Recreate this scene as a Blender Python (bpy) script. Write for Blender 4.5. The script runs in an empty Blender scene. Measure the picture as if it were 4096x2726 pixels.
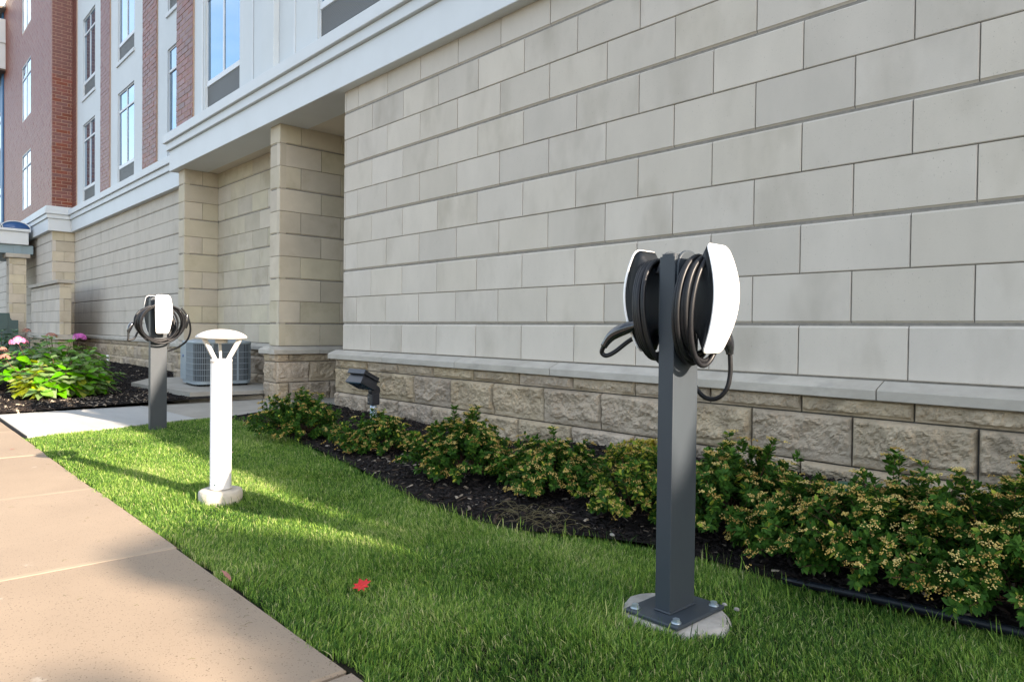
import bpy, math, random
import numpy as np
from mathutils import Vector, Matrix
random.seed(7)
RNG = np.random.default_rng(11)
R = math.radians
SC = bpy.context.scene
COL = SC.collection

# ---------------------------------------------------------------- camera
CAM = np.array([7.46777, -4.16060, 1.00115])
FW = Vector((-0.73648584, 0.67627604, -0.01547036))
RT = Vector((0.67618229, 0.73664549, 0.01144227))
UP = Vector((-0.01913431, 0.00203372, 0.99981485))
cd = bpy.data.cameras.new('camera')
cam = bpy.data.objects.new('camera', cd)
COL.objects.link(cam)
cam.matrix_world = Matrix(((RT.x, UP.x, -FW.x, CAM[0]), (RT.y, UP.y, -FW.y, CAM[1]),
                           (RT.z, UP.z, -FW.z, CAM[2]), (0, 0, 0, 1)))
cd.sensor_width = 36.0
cd.lens = 2831.49 / 4096 * 36.0
cd.clip_start = 0.05
cd.clip_end = 2000
SC.camera = cam

# ---------------------------------------------------------------- light
SUN = Vector((2.31, 0.44, 0.97)).normalized()
SUN_EL = math.asin(SUN.z)
SUN_AZ = math.atan2(SUN.x, SUN.y)          # clockwise from +Y
w = bpy.data.worlds.new('World'); SC.world = w; w.use_nodes = True
nt = w.node_tree; nt.nodes.clear()
out = nt.nodes.new('ShaderNodeOutputWorld')
bg = nt.nodes.new('ShaderNodeBackground'); bg.inputs['Strength'].default_value = 0.122
sky = nt.nodes.new('ShaderNodeTexSky'); sky.sky_type = 'NISHITA'; sky.sun_disc = False
sky.sun_elevation = SUN_EL; sky.sun_rotation = SUN_AZ
sky.air_density = 1.0; sky.dust_density = 1.6; sky.ozone_density = 1.0
# broken high cloud over the blue sky
tc = nt.nodes.new('ShaderNodeTexCoord')
mp = nt.nodes.new('ShaderNodeMapping'); mp.inputs['Scale'].default_value = (1.0, 1.0, 2.6)
nz = nt.nodes.new('ShaderNodeTexNoise'); nz.inputs['Scale'].default_value = 2.1
nz.inputs['Detail'].default_value = 6.0; nz.inputs['Roughness'].default_value = 0.55
rp = nt.nodes.new('ShaderNodeValToRGB')
rp.color_ramp.elements[0].position = 0.40; rp.color_ramp.elements[0].color = (0, 0, 0, 1)
rp.color_ramp.elements[1].position = 0.72; rp.color_ramp.elements[1].color = (0.85, 0.85, 0.85, 1)
mx = nt.nodes.new('ShaderNodeMixRGB'); mx.inputs['Color2'].default_value = (5.4, 5.5, 5.6, 1)
L = nt.links.new
L(tc.outputs['Generated'], mp.inputs['Vector']); L(mp.outputs['Vector'], nz.inputs['Vector'])
L(nz.outputs['Fac'], rp.inputs['Fac']); L(rp.outputs['Color'], mx.inputs['Fac'])
L(sky.outputs['Color'], mx.inputs['Color1']); L(mx.outputs['Color'], bg.inputs['Color'])
L(bg.outputs['Background'], out.inputs['Surface'])
sd = bpy.data.lights.new('sun', 'SUN'); sd.energy = 5.0; sd.angle = R(0.55); sd.color = (1.0, 0.83, 0.66)
so = bpy.data.objects.new('sun', sd); COL.objects.link(so)
so.rotation_euler = SUN.to_track_quat('Z', 'Y').to_euler(); so.location = (20, 4, 12)
SC.view_settings.view_transform = 'Standard'; SC.view_settings.look = 'None'
SC.view_settings.gamma = 1.0; SC.view_settings.use_curve_mapping = False
SC.view_settings.exposure = 1.95
SC.render.engine = 'CYCLES'
SC.cycles.use_denoising = True
SC.cycles.max_bounces = 7
SC.cycles.sample_clamp_indirect = 8.0

# ---------------------------------------------------------------- noise
def _hash(ix, iy, iz):
    n = (ix.astype(np.int64) * 73856093) ^ (iy.astype(np.int64) * 19349663) ^ (iz.astype(np.int64) * 83492791)
    n = (n ^ (n >> 13)) * 1274126177
    return ((n ^ (n >> 16)) & 0xffff) / 65535.0
def vnoise(x, y, z=0.0):
    x = np.asarray(x, float); y = np.asarray(y, float); z = np.zeros_like(x) + z
    xi, yi, zi = np.floor(x), np.floor(y), np.floor(z)
    xf, yf, zf = x - xi, y - yi, z - zi
    s = lambda t: t * t * (3 - 2 * t)
    u, v, w_ = s(xf), s(yf), s(zf); r = 0
    for a in (0, 1):
        for b in (0, 1):
            for c in (0, 1):
                r = r + _hash(xi + a, yi + b, zi + c) * (u if a else 1 - u) * (v if b else 1 - v) * (w_ if c else 1 - w_)
    return r
def fbm(x, y, z=0.0, o=4):
    r = 0; a = .5; f = 1.0
    for i in range(o):
        r = r + a * (vnoise(np.asarray(x) * f + 17.3 * i, np.asarray(y) * f - 9.1 * i, z * f) - .5); a *= .5; f *= 2.1
    return r

# ---------------------------------------------------------------- mesh helpers
def raw_mesh(name, V, F, smooth=False):
    me = bpy.data.meshes.new(name); me.from_pydata([tuple(v) for v in V], [], [tuple(f) for f in F])
    if smooth: me.polygons.foreach_set('use_smooth', [True] * len(me.polygons))
    me.update(); return me
def tri_mesh(name, V, T, smooth=False, attr=None, mats=None):
    """fast mesh from arrays; T is (n,3) or (n,4)"""
    V = np.ascontiguousarray(V, np.float32); T = np.ascontiguousarray(T, np.int32)
    me = bpy.data.meshes.new(name); n, k = T.shape
    me.vertices.add(len(V)); me.vertices.foreach_set('co', V.ravel())
    me.loops.add(n * k); me.loops.foreach_set('vertex_index', T.ravel())
    me.polygons.add(n); me.polygons.foreach_set('loop_start', np.arange(0, n * k, k, dtype=np.int32))
    if smooth: me.polygons.foreach_set('use_smooth', np.ones(n, bool))
    me.update(calc_edges=True)
    if attr is not None:
        a = me.attributes.new('rnd', 'FLOAT', 'POINT'); a.data.foreach_set('value', np.ascontiguousarray(attr, np.float32))
    if mats is not None:
        me.polygons.foreach_set('material_index', np.ascontiguousarray(mats, np.int32))
    return me
class MB:
    def __init__(s): s.V = []; s.F = []; s.sm = []
    def add(s, V, F, M=None, smooth=False):
        o = len(s.V)
        for v in V:
            v = Vector(v)
            s.V.append(tuple(M @ v) if M is not None else tuple(v))
        for f in F: s.F.append([i + o for i in f]); s.sm.append(smooth)
        return s
    def box(s, x0, x1, y0, y1, z0, z1, M=None):
        V = [(x0, y0, z0), (x1, y0, z0), (x1, y1, z0), (x0, y1, z0), (x0, y0, z1), (x1, y0, z1), (x1, y1, z1), (x0, y1, z1)]
        return s.add(V, [(0, 3, 2, 1), (4, 5, 6, 7), (0, 1, 5, 4), (1, 2, 6, 5), (2, 3, 7, 6), (3, 0, 4, 7)], M)
    def bbox(s, x0, x1, y0, y1, z0, z1, b=.004, M=None):
        """box with chamfered edges"""
        bx, by, bz = [min(b, .45 * d) for d in (x1 - x0, y1 - y0, z1 - z0)]
        V = []; idx = {}
        for ix, (X, sx) in enumerate(((x0, 1), (x1, -1))):
            for iy, (Y, sy) in enumerate(((y0, 1), (y1, -1))):
                for iz, (Z, sz) in enumerate(((z0, 1), (z1, -1))):
                    for ax in range(3):
                        idx[ix, iy, iz, ax] = len(V)
                        V.append((X + (0 if ax == 0 else sx * bx), Y + (0 if ax == 1 else sy * by), Z + (0 if ax == 2 else sz * bz)))
        F = []
        for a in (0, 1):
            f = [idx[a, 0, 0, 0], idx[a, 1, 0, 0], idx[a, 1, 1, 0], idx[a, 0, 1, 0]]; F.append(f if a else f[::-1])
            f = [idx[0, a, 0, 1], idx[1, a, 0, 1], idx[1, a, 1, 1], idx[0, a, 1, 1]]; F.append(f[::-1] if a else f)
            f = [idx[0, 0, a, 2], idx[1, 0, a, 2], idx[1, 1, a, 2], idx[0, 1, a, 2]]; F.append(f if a else f[::-1])
        for a in (0, 1):
            for b_ in (0, 1):
                s1 = (a + b_) % 2
                f = [idx[0, a, b_, 1], idx[1, a, b_, 1], idx[1, a, b_, 2], idx[0, a, b_, 2]]; F.append(f if s1 else f[::-1])
                f = [idx[a, 0, b_, 0], idx[a, 1, b_, 0], idx[a, 1, b_, 2], idx[a, 0, b_, 2]]; F.append(f[::-1] if s1 else f)
                f = [idx[a, b_, 0, 0], idx[a, b_, 1, 0], idx[a, b_, 1, 1], idx[a, b_, 0, 1]]; F.append(f if s1 else f[::-1])
                for c in (0, 1):
                    f = [idx[a, b_, c, 0], idx[a, b_, c, 1], idx[a, b_, c, 2]]; F.append(f)
        return s.add(V, F, M)
    def prism(s, poly, a, b, axis='x', M=None, smooth=False):
        """extrude polygon (list of 2-tuples) along axis from a to b"""
        def P(p, t): return {'x': (t, p[0], p[1]), 'y': (p[0], t, p[1]), 'z': (p[0], p[1], t)}[axis]
        n = len(poly); V = [P(p, a) for p in poly] + [P(p, b) for p in poly]
        F = [list(range(n))[::-1], list(range(n, 2 * n))] + [(i, (i + 1) % n, n + (i + 1) % n, n + i) for i in range(n)]
        return s.add(V, F, M, smooth)
    def loft(s, rings, cap=True, smooth=True, M=None):
        n = len(rings[0]); V = [p for r in rings for p in r]; F = []
        for k in range(len(rings) - 1):
            for i in range(n):
                F.append((k * n + i, k * n + (i + 1) % n, (k + 1) * n + (i + 1) % n, (k + 1) * n + i))
        s.add(V, F, M, smooth)
        if cap:
            o = len(s.V) - len(V)
            s.F.append([o + i for i in range(n)][::-1]); s.sm.append(False)
            s.F.append([o + (len(rings) - 1) * n + i for i in range(n)]); s.sm.append(False)
        return s
    def lathe(s, prof, n=32, M=None, smooth=True, cap=True):
        rings = [[(r * math.cos(2 * math.pi * i / n), r * math.sin(2 * math.pi * i / n), z) for i in range(n)] for r, z in prof]
        return s.loft(rings, cap, smooth, M)
    def tube(s, pts, r, n=10, cap=True):
        pts = [Vector(p) for p in pts]; rings = []; N = None
        for i, p in enumerate(pts):
            t = (pts[min(i + 1, len(pts) - 1)] - pts[max(i - 1, 0)]).normalized()
            if N is None: N = t.orthogonal().normalized()
            N = (N - t * N.dot(t)).normalized(); B = t.cross(N)
            rr = r[i] if isinstance(r, (list, tuple)) else r
            rings.append([tuple(p + (N * math.cos(2 * math.pi * k / n) + B * math.sin(2 * math.pi * k / n)) * rr) for k in range(n)])
        return s.loft(rings, cap, True)
    def obj(s, name, mat, parent=None, loc=None, fix=True):
        me = bpy.data.meshes.new(name); me.from_pydata(s.V, [], s.F)
        me.polygons.foreach_set('use_smooth', s.sm)
        if fix:
            import bmesh
            bm = bmesh.new(); bm.from_mesh(me); bmesh.ops.recalc_face_normals(bm, faces=bm.faces); bm.to_mesh(me); bm.free()
        me.update()
        return link(name, me, mat, parent, loc)
def link(name, me, mat=None, parent=None, loc=None):
    if mat is not None and not len(me.materials):
        for m_ in (mat if isinstance(mat, (list, tuple)) else [mat]): me.materials.append(m_)
    o = bpy.data.objects.new(name, me); COL.objects.link(o)
    if parent is not None: o.parent = parent
    if loc is not None: o.location = loc
    return o
def thing(name, label, cat, loc=(0, 0, 0), rz=0.0, group=None):
    o = bpy.data.objects.new(name, None); COL.objects.link(o); o.location = loc; o.rotation_euler = (0, 0, rz)
    o.empty_display_size = .1
    return tag(o, label, cat, group)
def tag(o, label=None, cat=None, group=None, kind=None):
    if label: o['label'] = label
    if cat: o['category'] = cat
    if group: o['group'] = group
    if kind: o['kind'] = kind
    return o
def struct(name, parent=None):
    o = bpy.data.objects.new(name, None); COL.objects.link(o); o.empty_display_size = .1
    o['kind'] = 'structure'; return o

# ---------------------------------------------------------------- materials
def mat(name, c1, c2=None, scale=6.0, rough=.7, spec=.4, metal=0., bump=0., bscale=60., rnd=0., c3=None, s3=1.5, f3=(.5, .7),
        attr=None, trans=0., bdist=.004, speck=None, stretch=(1, 1, 1), hue=0., coat=0., detail=6):
    m = bpy.data.materials.new(name); m.use_nodes = True; nt = m.node_tree; N = nt.nodes; L = nt.links.new
    b = N['Principled BSDF']; b.inputs['Roughness'].default_value = rough; b.inputs['Metallic'].default_value = metal
    b.inputs['Specular IOR Level'].default_value = spec; b.inputs['Coat Weight'].default_value = coat
    tc = N.new('ShaderNodeTexCoord'); mp = N.new('ShaderNodeMapping'); mp.inputs['Scale'].default_value = stretch
    oi = N.new('ShaderNodeObjectInfo'); L(tc.outputs['Object'], mp.inputs['Vector'])
    addv = N.new('ShaderNodeVectorMath'); addv.operation = 'ADD'; comb = N.new('ShaderNodeCombineXYZ')
    mr = N.new('ShaderNodeMath'); mr.operation = 'MULTIPLY'; mr.inputs[1].default_value = 37.0
    L(oi.outputs['Random'], mr.inputs[0])
    for i in range(3): L(mr.outputs[0], comb.inputs[i])
    L(mp.outputs[0], addv.inputs[0]); L(comb.outputs[0], addv.inputs[1]); vec = addv.outputs[0]
    def noise(s, d=detail, rg=.6):
        n = N.new('ShaderNodeTexNoise'); n.inputs['Scale'].default_value = s; n.inputs['Detail'].default_value = d
        n.inputs['Roughness'].default_value = rg; L(vec, n.inputs['Vector']); return n.outputs['Fac']
    def ramp(src, a, b_):
        r = N.new('ShaderNodeMapRange'); r.inputs['From Min'].default_value = a; r.inputs['From Max'].default_value = b_
        L(src, r.inputs['Value']); return r.outputs[0]
    def mixc(fac, A, B, bt='MIX'):
        x = N.new('ShaderNodeMixRGB'); x.blend_type = bt
        for sock, v in (('Fac', fac), ('Color1', A), ('Color2', B)):
            if isinstance(v, (int, float)): x.inputs[sock].default_value = v
            elif isinstance(v, tuple): x.inputs[sock].default_value = (*v, 1)
            else: L(v, x.inputs[sock])
        return x.outputs[0]
    col = c1
    if c2 is not None: col = mixc(ramp(noise(scale), .32, .68), c1, c2)
    if c3 is not None: col = mixc(ramp(noise(s3, 4), *f3), col, c3)
    if speck: col = mixc(ramp(noise(speck[1], 2, .5), speck[2], speck[2] + .05), col, speck[0])
    if attr:
        a = N.new('ShaderNodeAttribute'); a.attribute_name = 'rnd'
        r = N.new('ShaderNodeValToRGB'); r.color_ramp.elements[0].color = (*attr[0][1], 1); r.color_ramp.elements[0].position = attr[0][0]
        r.color_ramp.elements[1].color = (*attr[1][1], 1); r.color_ramp.elements[1].position = attr[1][0]
        for p, c in attr[2:]:
            e = r.color_ramp.elements.new(p); e.color = (*c, 1)
        L(a.outputs['Fac'], r.inputs['Fac'])
        col = r.outputs['Color'] if c2 is None else mixc(.5, col, r.outputs['Color'])
        if c3 is not None: col = mixc(ramp(noise(s3, 4), *f3), col, c3)
    if rnd or hue:
        h = N.new('ShaderNodeHueSaturation')
        if isinstance(col, tuple): h.inputs['Color'].default_value = (*col, 1)
        else: L(col, h.inputs['Color'])
        v = N.new('ShaderNodeMapRange'); v.inputs['To Min'].default_value = 1 - rnd; v.inputs['To Max'].default_value = 1 + rnd
        L(oi.outputs['Random'], v.inputs['Value']); L(v.outputs[0], h.inputs['Value'])
        m2 = N.new('ShaderNodeMath'); m2.operation = 'MULTIPLY'; m2.inputs[1].default_value = 7.31; L(oi.outputs['Random'], m2.inputs[0])
        fr = N.new('ShaderNodeMath'); fr.operation = 'FRACT'; L(m2.outputs[0], fr.inputs[0])
        if hue:
            hv = N.new('ShaderNodeMapRange'); hv.inputs['To Min'].default_value = .5 - hue; hv.inputs['To Max'].default_value = .5 + hue
            L(fr.outputs[0], hv.inputs['Value']); L(hv.outputs[0], h.inputs['Hue'])
        sv = N.new('ShaderNodeMapRange'); sv.inputs['To Min'].default_value = 1 - 1.3 * rnd; sv.inputs['To Max'].default_value = 1 + 1.1 * rnd
        L(fr.outputs[0], sv.inputs['Value']); L(sv.outputs[0], h.inputs['Saturation'])
        col = h.outputs[0]
    if isinstance(col, tuple): b.inputs['Base Color'].default_value = (*col, 1)
    else: L(col, b.inputs['Base Color'])
    if bump:
        bp = N.new('ShaderNodeBump'); bp.inputs['Strength'].default_value = bump; bp.inputs['Distance'].default_value = bdist
        L(noise(bscale, 8, .65), bp.inputs['Height']); L(bp.outputs[0], b.inputs['Normal'])
    if trans:
        tr = N.new('ShaderNodeBsdfTranslucent'); ms = N.new('ShaderNodeMixShader'); ms.inputs[0].default_value = trans
        if isinstance(col, tuple): tr.inputs['Color'].default_value = (*col, 1)
        else:
            br = N.new('ShaderNodeHueSaturation'); br.inputs['Value'].default_value = 1.6; br.inputs['Hue'].default_value = .485; L(col, br.inputs['Color']); L(br.outputs[0], tr.inputs['Color'])
        L(b.outputs[0], ms.inputs[1]); L(tr.outputs[0], ms.inputs[2]); L(ms.outputs[0], N['Material Output'].inputs['Surface'])
    return m
M = {}
M['stone'] = mat('cast_stone', (.535, .49, .425), (.48, .44, .38), 3.2, .86, .25, bump=.35, bscale=140, rnd=.06, c3=(.345, .31, .255), s3=2.0, f3=(.54, .86), hue=.002, bdist=.003, speck=((.27, .245, .21), 190, .70), stretch=(1, 1, .5))
M['stone_bounce_tint'] = mat('cast_stone_bounce_tint', (.52, .465, .36), (.45, .40, .31), 3.0, .86, .25, bump=.35, bscale=140, rnd=.09, c3=(.36, .31, .22), s3=1.9, f3=(.55, .85), hue=.008, bdist=.003)  # same cast stone, with yellowish bounce light put into its colour
M['mortar'] = mat('mortar', (.27, .25, .225), (.20, .19, .17), 30, .95, .1, bump=.6, bscale=120)
M['coping'] = mat('weathered_coping', (.45, .42, .365), (.35, .325, .28), 4.5, .88, .25, bump=.4, bscale=110, rnd=.07, c3=(.25, .24, .215), s3=3.5, f3=(.6, .9), bdist=.004, stretch=(1, 1, 1.6))
M['rough'] = mat('rock_faced_limestone', (.48, .395, .29), (.33, .27, .195), 5.5, .92, .2, bump=1.0, bscale=30, rnd=.10, c3=(.16, .135, .105), s3=2.6, f3=(.57, .80), hue=.005, bdist=.02)
M['mortar_dark'] = mat('dark_mortar', (.12, .11, .095), (.08, .075, .065), 30, .95, .1, bump=.6, bscale=120)
M['white'] = mat('white_trim', (.60, .635, .655), (.57, .60, .615), 2.0, .55, .35, bump=.05, bscale=90)
M['stucco'] = mat('white_panel', (.60, .64, .66), (.56, .60, .615), 1.1, .7, .3, bump=.1, bscale=200)
M['soffit'] = mat('painted_soffit', (.60, .56, .48), (.55, .51, .44), 1.4, .8, .2)
M['brick'] = mat('red_brick', (.20, .048, .032), (.14, .036, .028), 9, .5, .6, bump=.4, bscale=90, rnd=.18, hue=.008)
M['brick_mortar'] = mat('brick_mortar', (.46, .33, .25), (.38, .27, .20), 20, .95, .1, bump=.3, bscale=120)
M['frame'] = mat('window_frame', (.60, .63, .65), rough=.4, spec=.4)
M['grille'] = mat('dark_louvre', (.22, .23, .23), rough=.5, spec=.4)
M['black'] = mat('deep_dark', (.012, .012, .013), rough=.8)
gl = bpy.data.materials.new('window_glass'); gl.use_nodes = True
g = gl.node_tree.nodes['Principled BSDF']; g.inputs['Base Color'].default_value = (.085, .24, .40, 1); g.inputs['Metallic'].default_value = .8; g.inputs['Roughness'].default_value = .015
g.inputs['Coat Weight'].default_value = .25; g.inputs['Coat Roughness'].default_value = .01
M['glass'] = gl
M['concrete'] = mat('sidewalk_concrete', (.288, .228, .168), (.248, .196, .145), 1.6, .9, .25, bump=.7, bscale=210, rnd=.04, c3=(.36, .31, .25), s3=6.5, f3=(.68, .74), bdist=.002, speck=((.12, .09, .065), 170, .64))
M['newcon'] = mat('new_concrete', (.38, .38, .365), (.34, .34, .325), 2.5, .88, .25, bump=.4, bscale=90, bdist=.002, stretch=(1, 4, 1))
M['oldcon'] = mat('old_concrete', (.34, .32, .28), (.27, .255, .22), 2.5, .9, .2, bump=.5, bscale=120, bdist=.002)
M['soil'] = mat('soil', (.022, .020, .012), (.014, .012, .008), 20, .95, .1, bump=.8, bscale=40, bdist=.01)
M['ground'] = mat('ground', (.09, .085, .06), (.06, .06, .045), 1, .95, .1)
M['asphalt'] = mat('asphalt', (.055, .055, .056), (.045, .045, .046), 8, .92, .2, bump=.5, bscale=200)
M['mulchbase'] = mat('dark_mulch', (.008, .0065, .006), (.016, .013, .011), 40, .95, .15, bump=1.0, bscale=60, bdist=.015)
M['chips'] = mat('mulch_chips', (.02, .015, .013), None, rough=.85, spec=.2, attr=[(0.0, (.006, .005, .005)), (.80, (.020, .015, .013)), (.93, (.055, .038, .026)), (1.0, (.32, .27, .21))])
M['grass'] = mat('grass_blades', (.06, .15, .025), None, rough=.5, spec=.2, trans=.36,
                 attr=[(0.0, (.012, .040, .008)), (.40, (.080, .188, .028)), (.80, (.27, .40, .070)), (1.0, (.52, .48, .26))])
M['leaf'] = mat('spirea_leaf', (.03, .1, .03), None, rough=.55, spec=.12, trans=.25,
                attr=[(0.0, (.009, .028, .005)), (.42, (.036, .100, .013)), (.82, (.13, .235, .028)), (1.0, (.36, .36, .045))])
M['leafy'] = mat('spirea_leaf_yellowing', (.03, .1, .03), None, rough=.45, spec=.4, trans=.25,
                 attr=[(0.0, (.05, .10, .015)), (.4, (.14, .21, .025)), (.8, (.36, .36, .03)), (1.0, (.45, .34, .05))])
M['flower'] = mat('spent_flower_heads', (.3, .2, .08), None, rough=.85, spec=.15,
                  attr=[(0.0, (.22, .13, .03)), (.5, (.43, .31, .085)), (1.0, (.56, .45, .18))])
M['stem'] = mat('woody_stem', (.11, .055, .03), (.06, .035, .02), 30, .8)
M['hleaf'] = mat('hydrangea_leaf', (.14, .31, .022), (.08, .22, .016), 9, .42, .25, trans=.32, rnd=.35, hue=.02, bump=.3, bscale=50, bdist=.004)
M['hleafd'] = mat('hydrangea_leaf_dark', (.035, .11, .03), (.025, .08, .022), 9, .40, .45, trans=.2, rnd=.28, hue=.015, bump=.3, bscale=50, bdist=.004)
M['hleafy'] = mat('hydrangea_leaf_yellow', (.34, .36, .03), (.18, .26, .02), 7, .38, .4, trans=.32, rnd=.16, hue=.012, c3=(.36, .12, .05), s3=7, f3=(.62, .8))
M['vein'] = mat('leaf_midrib', (.16, .26, .07), rough=.5)
M['pink'] = mat('pink_petals', (.72, .16, .36), (.80, .32, .48), 20, .6, .3, trans=.25)
M['purple'] = mat('purple_petals', (.52, .10, .42), (.62, .22, .52), 20, .6, .3, trans=.25)
M['faded'] = mat('faded_petals', (.32, .15, .12), (.40, .23, .18), 20, .7, .3, trans=.2)
M['slate'] = mat('slate_powder_coat', (.036, .046, .056), (.032, .040, .050), 3, .45, .35, bump=.12, bscale=500, bdist=.0006, speck=((.35, .35, .35), 55, .78))
M['gwhite'] = mat('gloss_white_plastic', (.86, .86, .86), rough=.13, spec=.6, coat=.5)
M['gblack'] = mat('satin_black_plastic', (.008, .010, .013), rough=.42, spec=.3)
M['cable'] = mat('black_rubber_cable', (.007, .008, .010), (.012, .012, .014), 40, .42, .3)
M['handle'] = mat('gloss_black_handle', (.012, .013, .016), rough=.13, spec=.6, coat=.6)
M['chrome'] = mat('polished_metal', (.55, .55, .56), rough=.12, metal=1.)
M['galv'] = mat('galvanised_steel', (.42, .50, .55), (.33, .40, .45), 8, .38, .5, metal=.75)
M['bollard'] = mat('white_bollard_paint', (.54, .53, .515), (.50, .49, .475), 5, .45, .35, speck=((.28, .22, .16), 26, .76))
M['fconc'] = mat('footing_concrete', (.50, .46, .39), (.38, .35, .30), 9, .92, .2, bump=.8, bscale=50, bdist=.006)
M['bconc'] = mat('chipped_pad_concrete', (.42, .40, .36), (.30, .28, .25), 10, .92, .2, bump=.8, bscale=45, bdist=.006, c3=(.3, .28, .25), s3=7, f3=(.6, .75))
M['acbody'] = mat('condenser_paint', (.25, .295, .325), (.22, .265, .295), 5, .45, .45)
M['acfin'] = mat('condenser_fins', (.035, .045, .055), (.06, .07, .08), 90, .6, .4)
M['blue'] = mat('blue_badge', (.01, .07, .22), rough=.3)
M['bronze'] = mat('dark_bronze_paint', (.022, .024, .030), rough=.35, spec=.5)
M['edging'] = mat('black_plastic_edging', (.005, .008, .013), (.008, .011, .016), 6, .42, .3, speck=((.2, .22, .24), 60, .74))
M['pvc'] = mat('white_pvc', (.8, .8, .78), rough=.35)
M['redleaf'] = mat('red_maple_leaf', (.42, .006, .014), (.55, .03, .02), 60, .45, .4, trans=.2)
M['brownleaf'] = mat('dry_leaf', (.25, .10, .08), (.34, .18, .15), 30, .7)
M['teal'] = mat('dark_teal_paint', (.055, .10, .10), (.05, .09, .09), 4, .5)
M['bluepanel'] = mat('blue_facade_panel', (.010, .11, .26), (.009, .10, .24), 2, .5, .4)
M['bluevault'] = mat('blue_vault_glass', (.03, .09, .24), (.04, .11, .28), 2, .12, .7)
M['greyband'] = mat('grey_blue_canopy_panel', (.22, .30, .34), (.2, .27, .31), 2, .5)
M['brownsoffit'] = mat('brown_soffit', (.10, .08, .065), rough=.8)
M['pebble'] = mat('pebbles', (.45, .42, .38), (.3, .27, .24), 40, .8, rnd=.3)
M['bark'] = mat('bark', (.12, .09, .065), (.08, .06, .045), 14, .95, bump=.8, bscale=30, bdist=.02)
M['treeleaf'] = mat('tree_leaf', (.03, .1, .03), None, rough=.5, trans=.25, attr=[(0.0, (.02, .06, .02)), (1.0, (.06, .14, .03))])
M['valve'] = mat('green_valve_cover', (.015, .07, .045), rough=.35)
M['roof'] = mat('flat_roof_membrane', (.3, .3, .29), rough=.9)
M['joint'] = mat('tooled_joint', (.315, .25, .18), (.28, .222, .16), 8, .9)

# ================================================================ BUILDING
ROW = .305; ZL = .75
bld = thing('hotel_building', 'long pale stone and red brick hotel with white cornices running behind the lawn', 'building', (0, 0, 0))

def frame_for(face, line, s0=0):
    """matrix: local x runs left-to-right along the wall as seen from outside, local -y is outwards"""
    if face == '-y': return Matrix.Translation((s0, line, 0))
    if face == '+x': return Matrix.Translation((line, s0, 0)) @ Matrix.Rotation(R(90), 4, 'Z')
    if face == '-x': return Matrix.Translation((line, s0, 0)) @ Matrix.Rotation(R(-90), 4, 'Z')

def block_geo(w_, h, cB, cT, d=.09, e=.0035):
    yB, yT = (cB if cB else e), (cT if cT else e)
    zB, zT = (cB if cB else e), (cT if cT else e)
    V = [(0, d, 0), (w_, d, 0), (w_, d, h), (0, d, h),
         (0, yB, 0), (w_, yB, 0), (w_, yT, h), (0, yT, h),
         (0, e, zB), (w_, e, zB), (w_, e, h - zT), (0, e, h - zT),
         (e, 0, zB), (w_ - e, 0, zB), (w_ - e, 0, h - zT), (e, 0, h - zT)]
    F = [(12, 13, 14, 15), (4, 5, 9, 8), (8, 9, 13, 12), (11, 15, 14, 10), (7, 11, 10, 6), (8, 12, 15, 11), (9, 10, 14, 13),
         (0, 4, 8, 11, 7, 3), (1, 2, 6, 10, 9, 5), (0, 1, 5, 4), (3, 7, 6, 2)]
    return V, F
_bcache = {}
def block_mesh(w_, h, cB, cT, m):
    k = (round(w_, 3), round(h, 3), cB, cT, m.name)
    if k not in _bcache:
        V, F = block_geo(w_, h, cB, cT); me = raw_mesh('stone_block', V, F); me.materials.append(m); _bcache[k] = me
    return _bcache[k]
JT = .0062
def ashlar(parent, face, line, a, b, joints, m, individual=True, z_top=3.765, indiv_to=None, sliver=False):
    """joints(row)-> list of joint positions along wall (world coord), a<b"""
    sgn = 1 if face in ('-y', '+x') else -1
    Mx = frame_for(face, line); stuff = MB()
    for n in range(10):
        z0 = ZL + n * ROW; z1 = min(ZL + (n + 1) * ROW, z_top)
        cT = .017 if n % 2 == 0 else 0; cB = .017 if n % 2 == 1 else 0
        zz0, zz1 = z0 + JT / 2, z1 - (JT / 2 if z1 < z_top - .001 else 0)
        js = sorted([j for j in joints(n) if a + .02 < j < b - .02]); ed = [a] + js + [b]
        for i in range(len(ed) - 1):
            p, q = ed[i] + (JT / 2 if i else 0), ed[i + 1] - (JT / 2 if i < len(ed) - 2 else 0)
            jit = random.uniform(-.0012, .0012)
            s = p if sgn > 0 else -q
            Ml = Mx @ Matrix.Translation((s, jit, zz0))
            if individual and (indiv_to is None or ed[i] < indiv_to):
                o = link('stone_block', block_mesh(q - p, zz1 - zz0, cB, cT, m), None, parent); o.matrix_basis = Ml
            else:
                V, F = block_geo(q - p, zz1 - zz0, cB, cT); stuff.add(V, F, Ml)
    if stuff.V:
        tag(stuff.obj('stone_block_field', m, parent, fix=False), kind='stuff')
def backing(name, parent, x0, x1, y0, y1, z0, z1, m):
    return MB().box(x0, x1, y0, y1, z0, z1).obj(name, m, parent)
half = lambda off: (lambda n: [off + (0 if n % 2 == 0 else .305) + .61 * k for k in range(-40, 60)])

# --- main wall
mw = backing('stone_wall', bld, .0125, 17.0, .0125, .45, .3, 3.762, M['mortar'])
ashlar(mw, '-y', 0, 0.0, 17.0, lambda n: half(0)(n) + ([.036] if n % 2 else []), M['stone'], True, indiv_to=8.4)
# --- corner pier and its side running into the doorway alcove
p1 = backing('stone_pier', bld, -2.0275, -1.7495, .0125, 1.6, .3, 3.752, M['mortar'])
ashlar(p1, '-y', 0, -2.04, -1.737, lambda n: [-1.773] if n % 2 else [], M['stone_bounce_tint'], z_top=3.752)
ashlar(p1, '+x', -1.737, 0, 1.6, lambda n: [.305, .915, 1.525] if n % 2 else [.61, 1.22], M['stone_bounce_tint'], z_top=3.752)
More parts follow.
